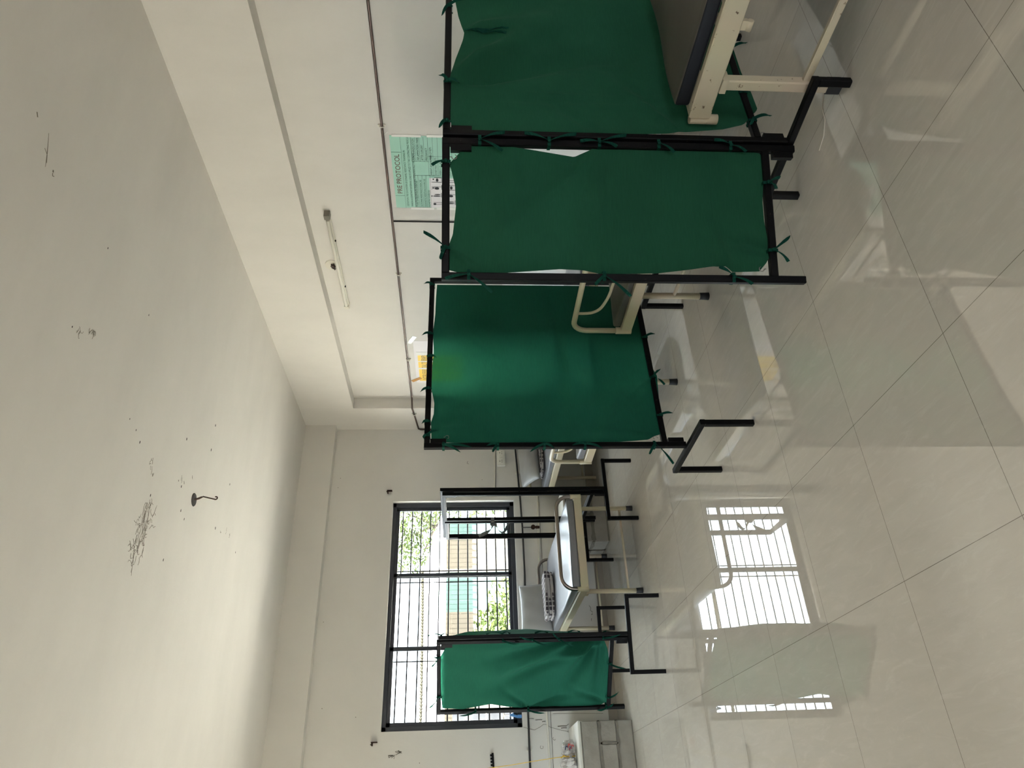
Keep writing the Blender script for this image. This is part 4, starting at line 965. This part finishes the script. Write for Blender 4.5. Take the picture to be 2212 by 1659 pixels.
# ------------------------------------------------------------------ outside the window
struct(MB().box((-40, YW+0.4, -0.45), (40, 80, -0.35)).build('ground', MT['soil']))
struct(MB().box((-60, -40, -0.45), (XL-0.3, YW+0.4, -0.35)).build('ground_side', MT['unseen_ground']))
struct(MB().box((XL-0.3, -40, -0.45), (40, YF-0.25, -0.35)).build('ground_front', MT['unseen_ground']))
K = 1.55
def O(x, y, z): return (x*K, y*K, 1.5+(z-1.5)*K)
GZ = -0.35
sh = thing('shed', 'pale shed of beige and teal metal sheet beyond the window', 'building', (3.0*K, 12.3*K, GZ))
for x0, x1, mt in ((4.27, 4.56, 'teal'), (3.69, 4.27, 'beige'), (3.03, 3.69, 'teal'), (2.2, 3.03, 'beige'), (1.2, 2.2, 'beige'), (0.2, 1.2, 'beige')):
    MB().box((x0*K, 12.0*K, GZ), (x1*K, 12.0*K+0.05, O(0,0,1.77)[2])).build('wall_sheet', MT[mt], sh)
rf = MB()
vs = [O(0.0, 11.8, 1.78), O(4.75, 11.8, 1.80), O(4.75, 15.6, 2.35), O(0.0, 15.6, 2.35)]
rf.add(list(vs)+[(x, y, z+0.04) for x, y, z in vs], [(0,3,2,1),(4,5,6,7),(0,1,5,4),(1,2,6,5),(2,3,7,6),(3,0,4,7)])
for i in range(40): rf.tube([O(0.06+0.12*i, 11.80, 1.81), O(0.06+0.12*i, 11.77, 1.81)], 0.03, 6)
rf.build('roof_sheet', MT['roofw'], sh)
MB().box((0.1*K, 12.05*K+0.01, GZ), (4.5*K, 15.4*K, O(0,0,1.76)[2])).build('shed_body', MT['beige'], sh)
def leaves(c, r, n, size, seed, flat=0.35):
    rnd = random.Random(seed); m = MB()
    for _ in range(n):
        while True:
            p = V((rnd.uniform(-1,1), rnd.uniform(-1,1), rnd.uniform(-1,1)))
            if 0.15 < p.length < 1: break
        p = V(c)+V((p.x*r[0], p.y*r[1], p.z*r[2])); a = V((rnd.gauss(0,1), rnd.gauss(0,1), rnd.gauss(0,flat))).normalized(); b = a.cross(V((rnd.gauss(0,1), rnd.gauss(0,1), rnd.gauss(0,1)))).normalized()
        s = size*rnd.uniform(0.6, 1.3)
        m.add([p-a*s, p+b*s*0.42, p+a*s, p-b*s*0.42], [(0,1,2,3)])
    return m
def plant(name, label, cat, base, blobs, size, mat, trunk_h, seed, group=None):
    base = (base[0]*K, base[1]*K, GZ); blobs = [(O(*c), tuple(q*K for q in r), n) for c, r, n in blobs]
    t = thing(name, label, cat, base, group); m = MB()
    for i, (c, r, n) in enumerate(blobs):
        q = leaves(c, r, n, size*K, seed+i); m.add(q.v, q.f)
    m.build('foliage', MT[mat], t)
    tr = MB(); b = V(base)
    tr.tube([b, b+V((0.05,0,trunk_h*0.5)), V((b.x+0.02, b.y, b.z+trunk_h))], [0.14, 0.11, 0.09] if trunk_h > 1 else [0.03, 0.025, 0.02], 8)
    for c, r, n in blobs: tr.tube([V((b.x+0.02, b.y, b.z+trunk_h*0.9)), V(c)], [0.06, 0.02] if trunk_h > 1 else [0.018, 0.006], 6)
    tr.build('trunk', MT['bark'], t)
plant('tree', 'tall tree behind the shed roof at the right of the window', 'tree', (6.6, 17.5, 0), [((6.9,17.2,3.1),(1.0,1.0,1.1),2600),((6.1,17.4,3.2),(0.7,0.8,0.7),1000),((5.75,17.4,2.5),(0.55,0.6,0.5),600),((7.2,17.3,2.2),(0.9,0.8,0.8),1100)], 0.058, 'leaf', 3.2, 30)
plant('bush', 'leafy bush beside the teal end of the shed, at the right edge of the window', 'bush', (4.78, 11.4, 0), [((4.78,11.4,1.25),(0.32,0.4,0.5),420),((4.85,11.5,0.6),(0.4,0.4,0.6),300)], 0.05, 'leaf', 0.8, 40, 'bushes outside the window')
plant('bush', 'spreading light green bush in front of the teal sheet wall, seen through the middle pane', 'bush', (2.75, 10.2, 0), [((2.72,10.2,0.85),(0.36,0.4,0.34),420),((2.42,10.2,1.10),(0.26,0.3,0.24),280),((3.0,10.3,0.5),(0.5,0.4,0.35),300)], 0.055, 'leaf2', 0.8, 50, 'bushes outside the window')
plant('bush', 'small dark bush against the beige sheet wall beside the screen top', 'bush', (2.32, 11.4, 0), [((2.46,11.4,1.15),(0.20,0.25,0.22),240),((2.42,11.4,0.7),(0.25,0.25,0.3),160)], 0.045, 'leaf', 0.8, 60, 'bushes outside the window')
cl = thing('clothes_line', 'thick twisted rope strung between poles across outside the window', 'rope', (1.0, 10.0, GZ))
rp = MB()
for ph in (0, PI):
    rp.tube([V((3.1-4.3*t, 10.0, 2.03+0.03*(2*t-1)**2))+V((0, 0.014*math.cos(t*330+ph), 0.014*math.sin(t*330+ph))) for t in [i/340 for i in range(341)]], 0.013, 6)
rp.build('rope', MT['rope'], cl)
for x in (3.1, -1.2): MB().tube([(x, 10.0, GZ), (x, 10.0, 2.10)], 0.018, 8).build('pole', MT['bark'], cl)

st = thing('stone_wall', 'low rough stone wall outside the left end of the window', 'wall', (0.2, 13.4, GZ)); m = MB(); rnd = random.Random(13)
for r in range(7):
    x = -2.2
    while x < 1.70:
        w = rnd.uniform(0.22, 0.42); m.box((x, 13.2+rnd.uniform(-.02,.02), GZ+0.29*r), (min(x+w, 1.72)-0.012, 13.6, GZ+0.29*r+0.275)); x += w
m.build('stones', MT['stone'], st, 0.012)
MB().box((-2.22, 13.22, GZ), (1.70, 13.58, 1.65)).build('mortar_core', MT['mortar'], st)

# ------------------------------------------------------------------ light
w = bpy.data.worlds.new('sky'); SC.world = w; w.use_nodes = True
bgN = w.node_tree.nodes['Background']; bgN.inputs['Color'].default_value = (0.86, 0.93, 1.0, 1); bgN.inputs['Strength'].default_value = 6.5
sl = bpy.data.lights.new('sun', 'SUN'); sl.energy = 220.0; sl.angle = 0.02; sl.color = (1.0, 0.965, 0.91)
so = bpy.data.objects.new('sun', sl); COL.objects.link(so)
so.rotation_euler = V((-0.15, 0.42, -1.0)).to_track_quat('-Z', 'Y').to_euler()
def portal(c, nrm, w_, h_):
    l = bpy.data.lights.new('window_portal', 'AREA'); l.shape = 'RECTANGLE'; l.size = w_; l.size_y = h_; l.cycles.is_portal = True
    o = bpy.data.objects.new('window_portal', l); COL.objects.link(o); o.location = c
    o.rotation_euler = V(nrm).to_track_quat('-Z', 'Y').to_euler()
portal((0.5*(WX0+WX1), YW+0.2, 0.5*(WZ0+WZ1)), (0,-1,0), WX1-WX0, WZ1-WZ0)
for a, b, z0, z1 in FILL_WIN: portal((XL-0.18, 0.5*(a+b), 0.5*(z0+z1)), (1,0,0), b-a, z1-z0)
portal((-0.1, YF-0.15, 1.6), (0,1,0), 2.4, 1.4)

# ------------------------------------------------------------------ camera (the photograph was taken with the phone on its side)
cam = bpy.data.cameras.new('camera'); co = bpy.data.objects.new('camera', cam); COL.objects.link(co)
cam.sensor_width = 36.0; cam.sensor_fit = 'HORIZONTAL'; cam.lens = 1546.0/2212.0*36.0; cam.clip_start = 0.02; cam.clip_end = 500
yaw, pit = R_(31.79), R_(3.977)
fh = V((math.sin(yaw), math.cos(yaw), 0)); rt = V((math.cos(yaw), -math.sin(yaw), 0)); u0 = V((0, 0, 1))
fwd = fh*math.cos(pit)-u0*math.sin(pit); upv = u0*math.cos(pit)+fh*math.sin(pit)
X, Y, Z = -upv, rt, -fwd
co.matrix_world = Matrix(((X.x, Y.x, Z.x, 0), (X.y, Y.y, Z.y, 0), (X.z, Y.z, Z.z, 1.5), (0, 0, 0, 1)))
SC.camera = co
bpy.context.view_layer.update()
dg = bpy.context.evaluated_depsgraph_get()
for o in TEXTS:                       # lettering becomes plain meshes
    me = bpy.data.meshes.new_from_object(o.evaluated_get(dg)); n = o.name
    q = bpy.data.objects.new(n, me); COL.objects.link(q); q.parent = o.parent; q.matrix_local = o.matrix_local.copy()
    bpy.data.objects.remove(o); q.name = n
for o in bpy.data.objects:
    if '_o' in o: del o['_o']

SC.view_settings.view_transform = 'Standard'; SC.view_settings.look = 'None'; SC.view_settings.gamma = 1.0; SC.view_settings.use_curve_mapping = False
SC.view_settings.exposure = 0.9
SC.cycles.max_bounces = 10; SC.cycles.diffuse_bounces = 6; SC.cycles.glossy_bounces = 5; SC.cycles.transparent_max_bounces = 12; SC.cycles.transmission_bounces = 6
SC.cycles.sample_clamp_indirect = 8.0; SC.cycles.caustics_reflective = False; SC.cycles.caustics_refractive = False
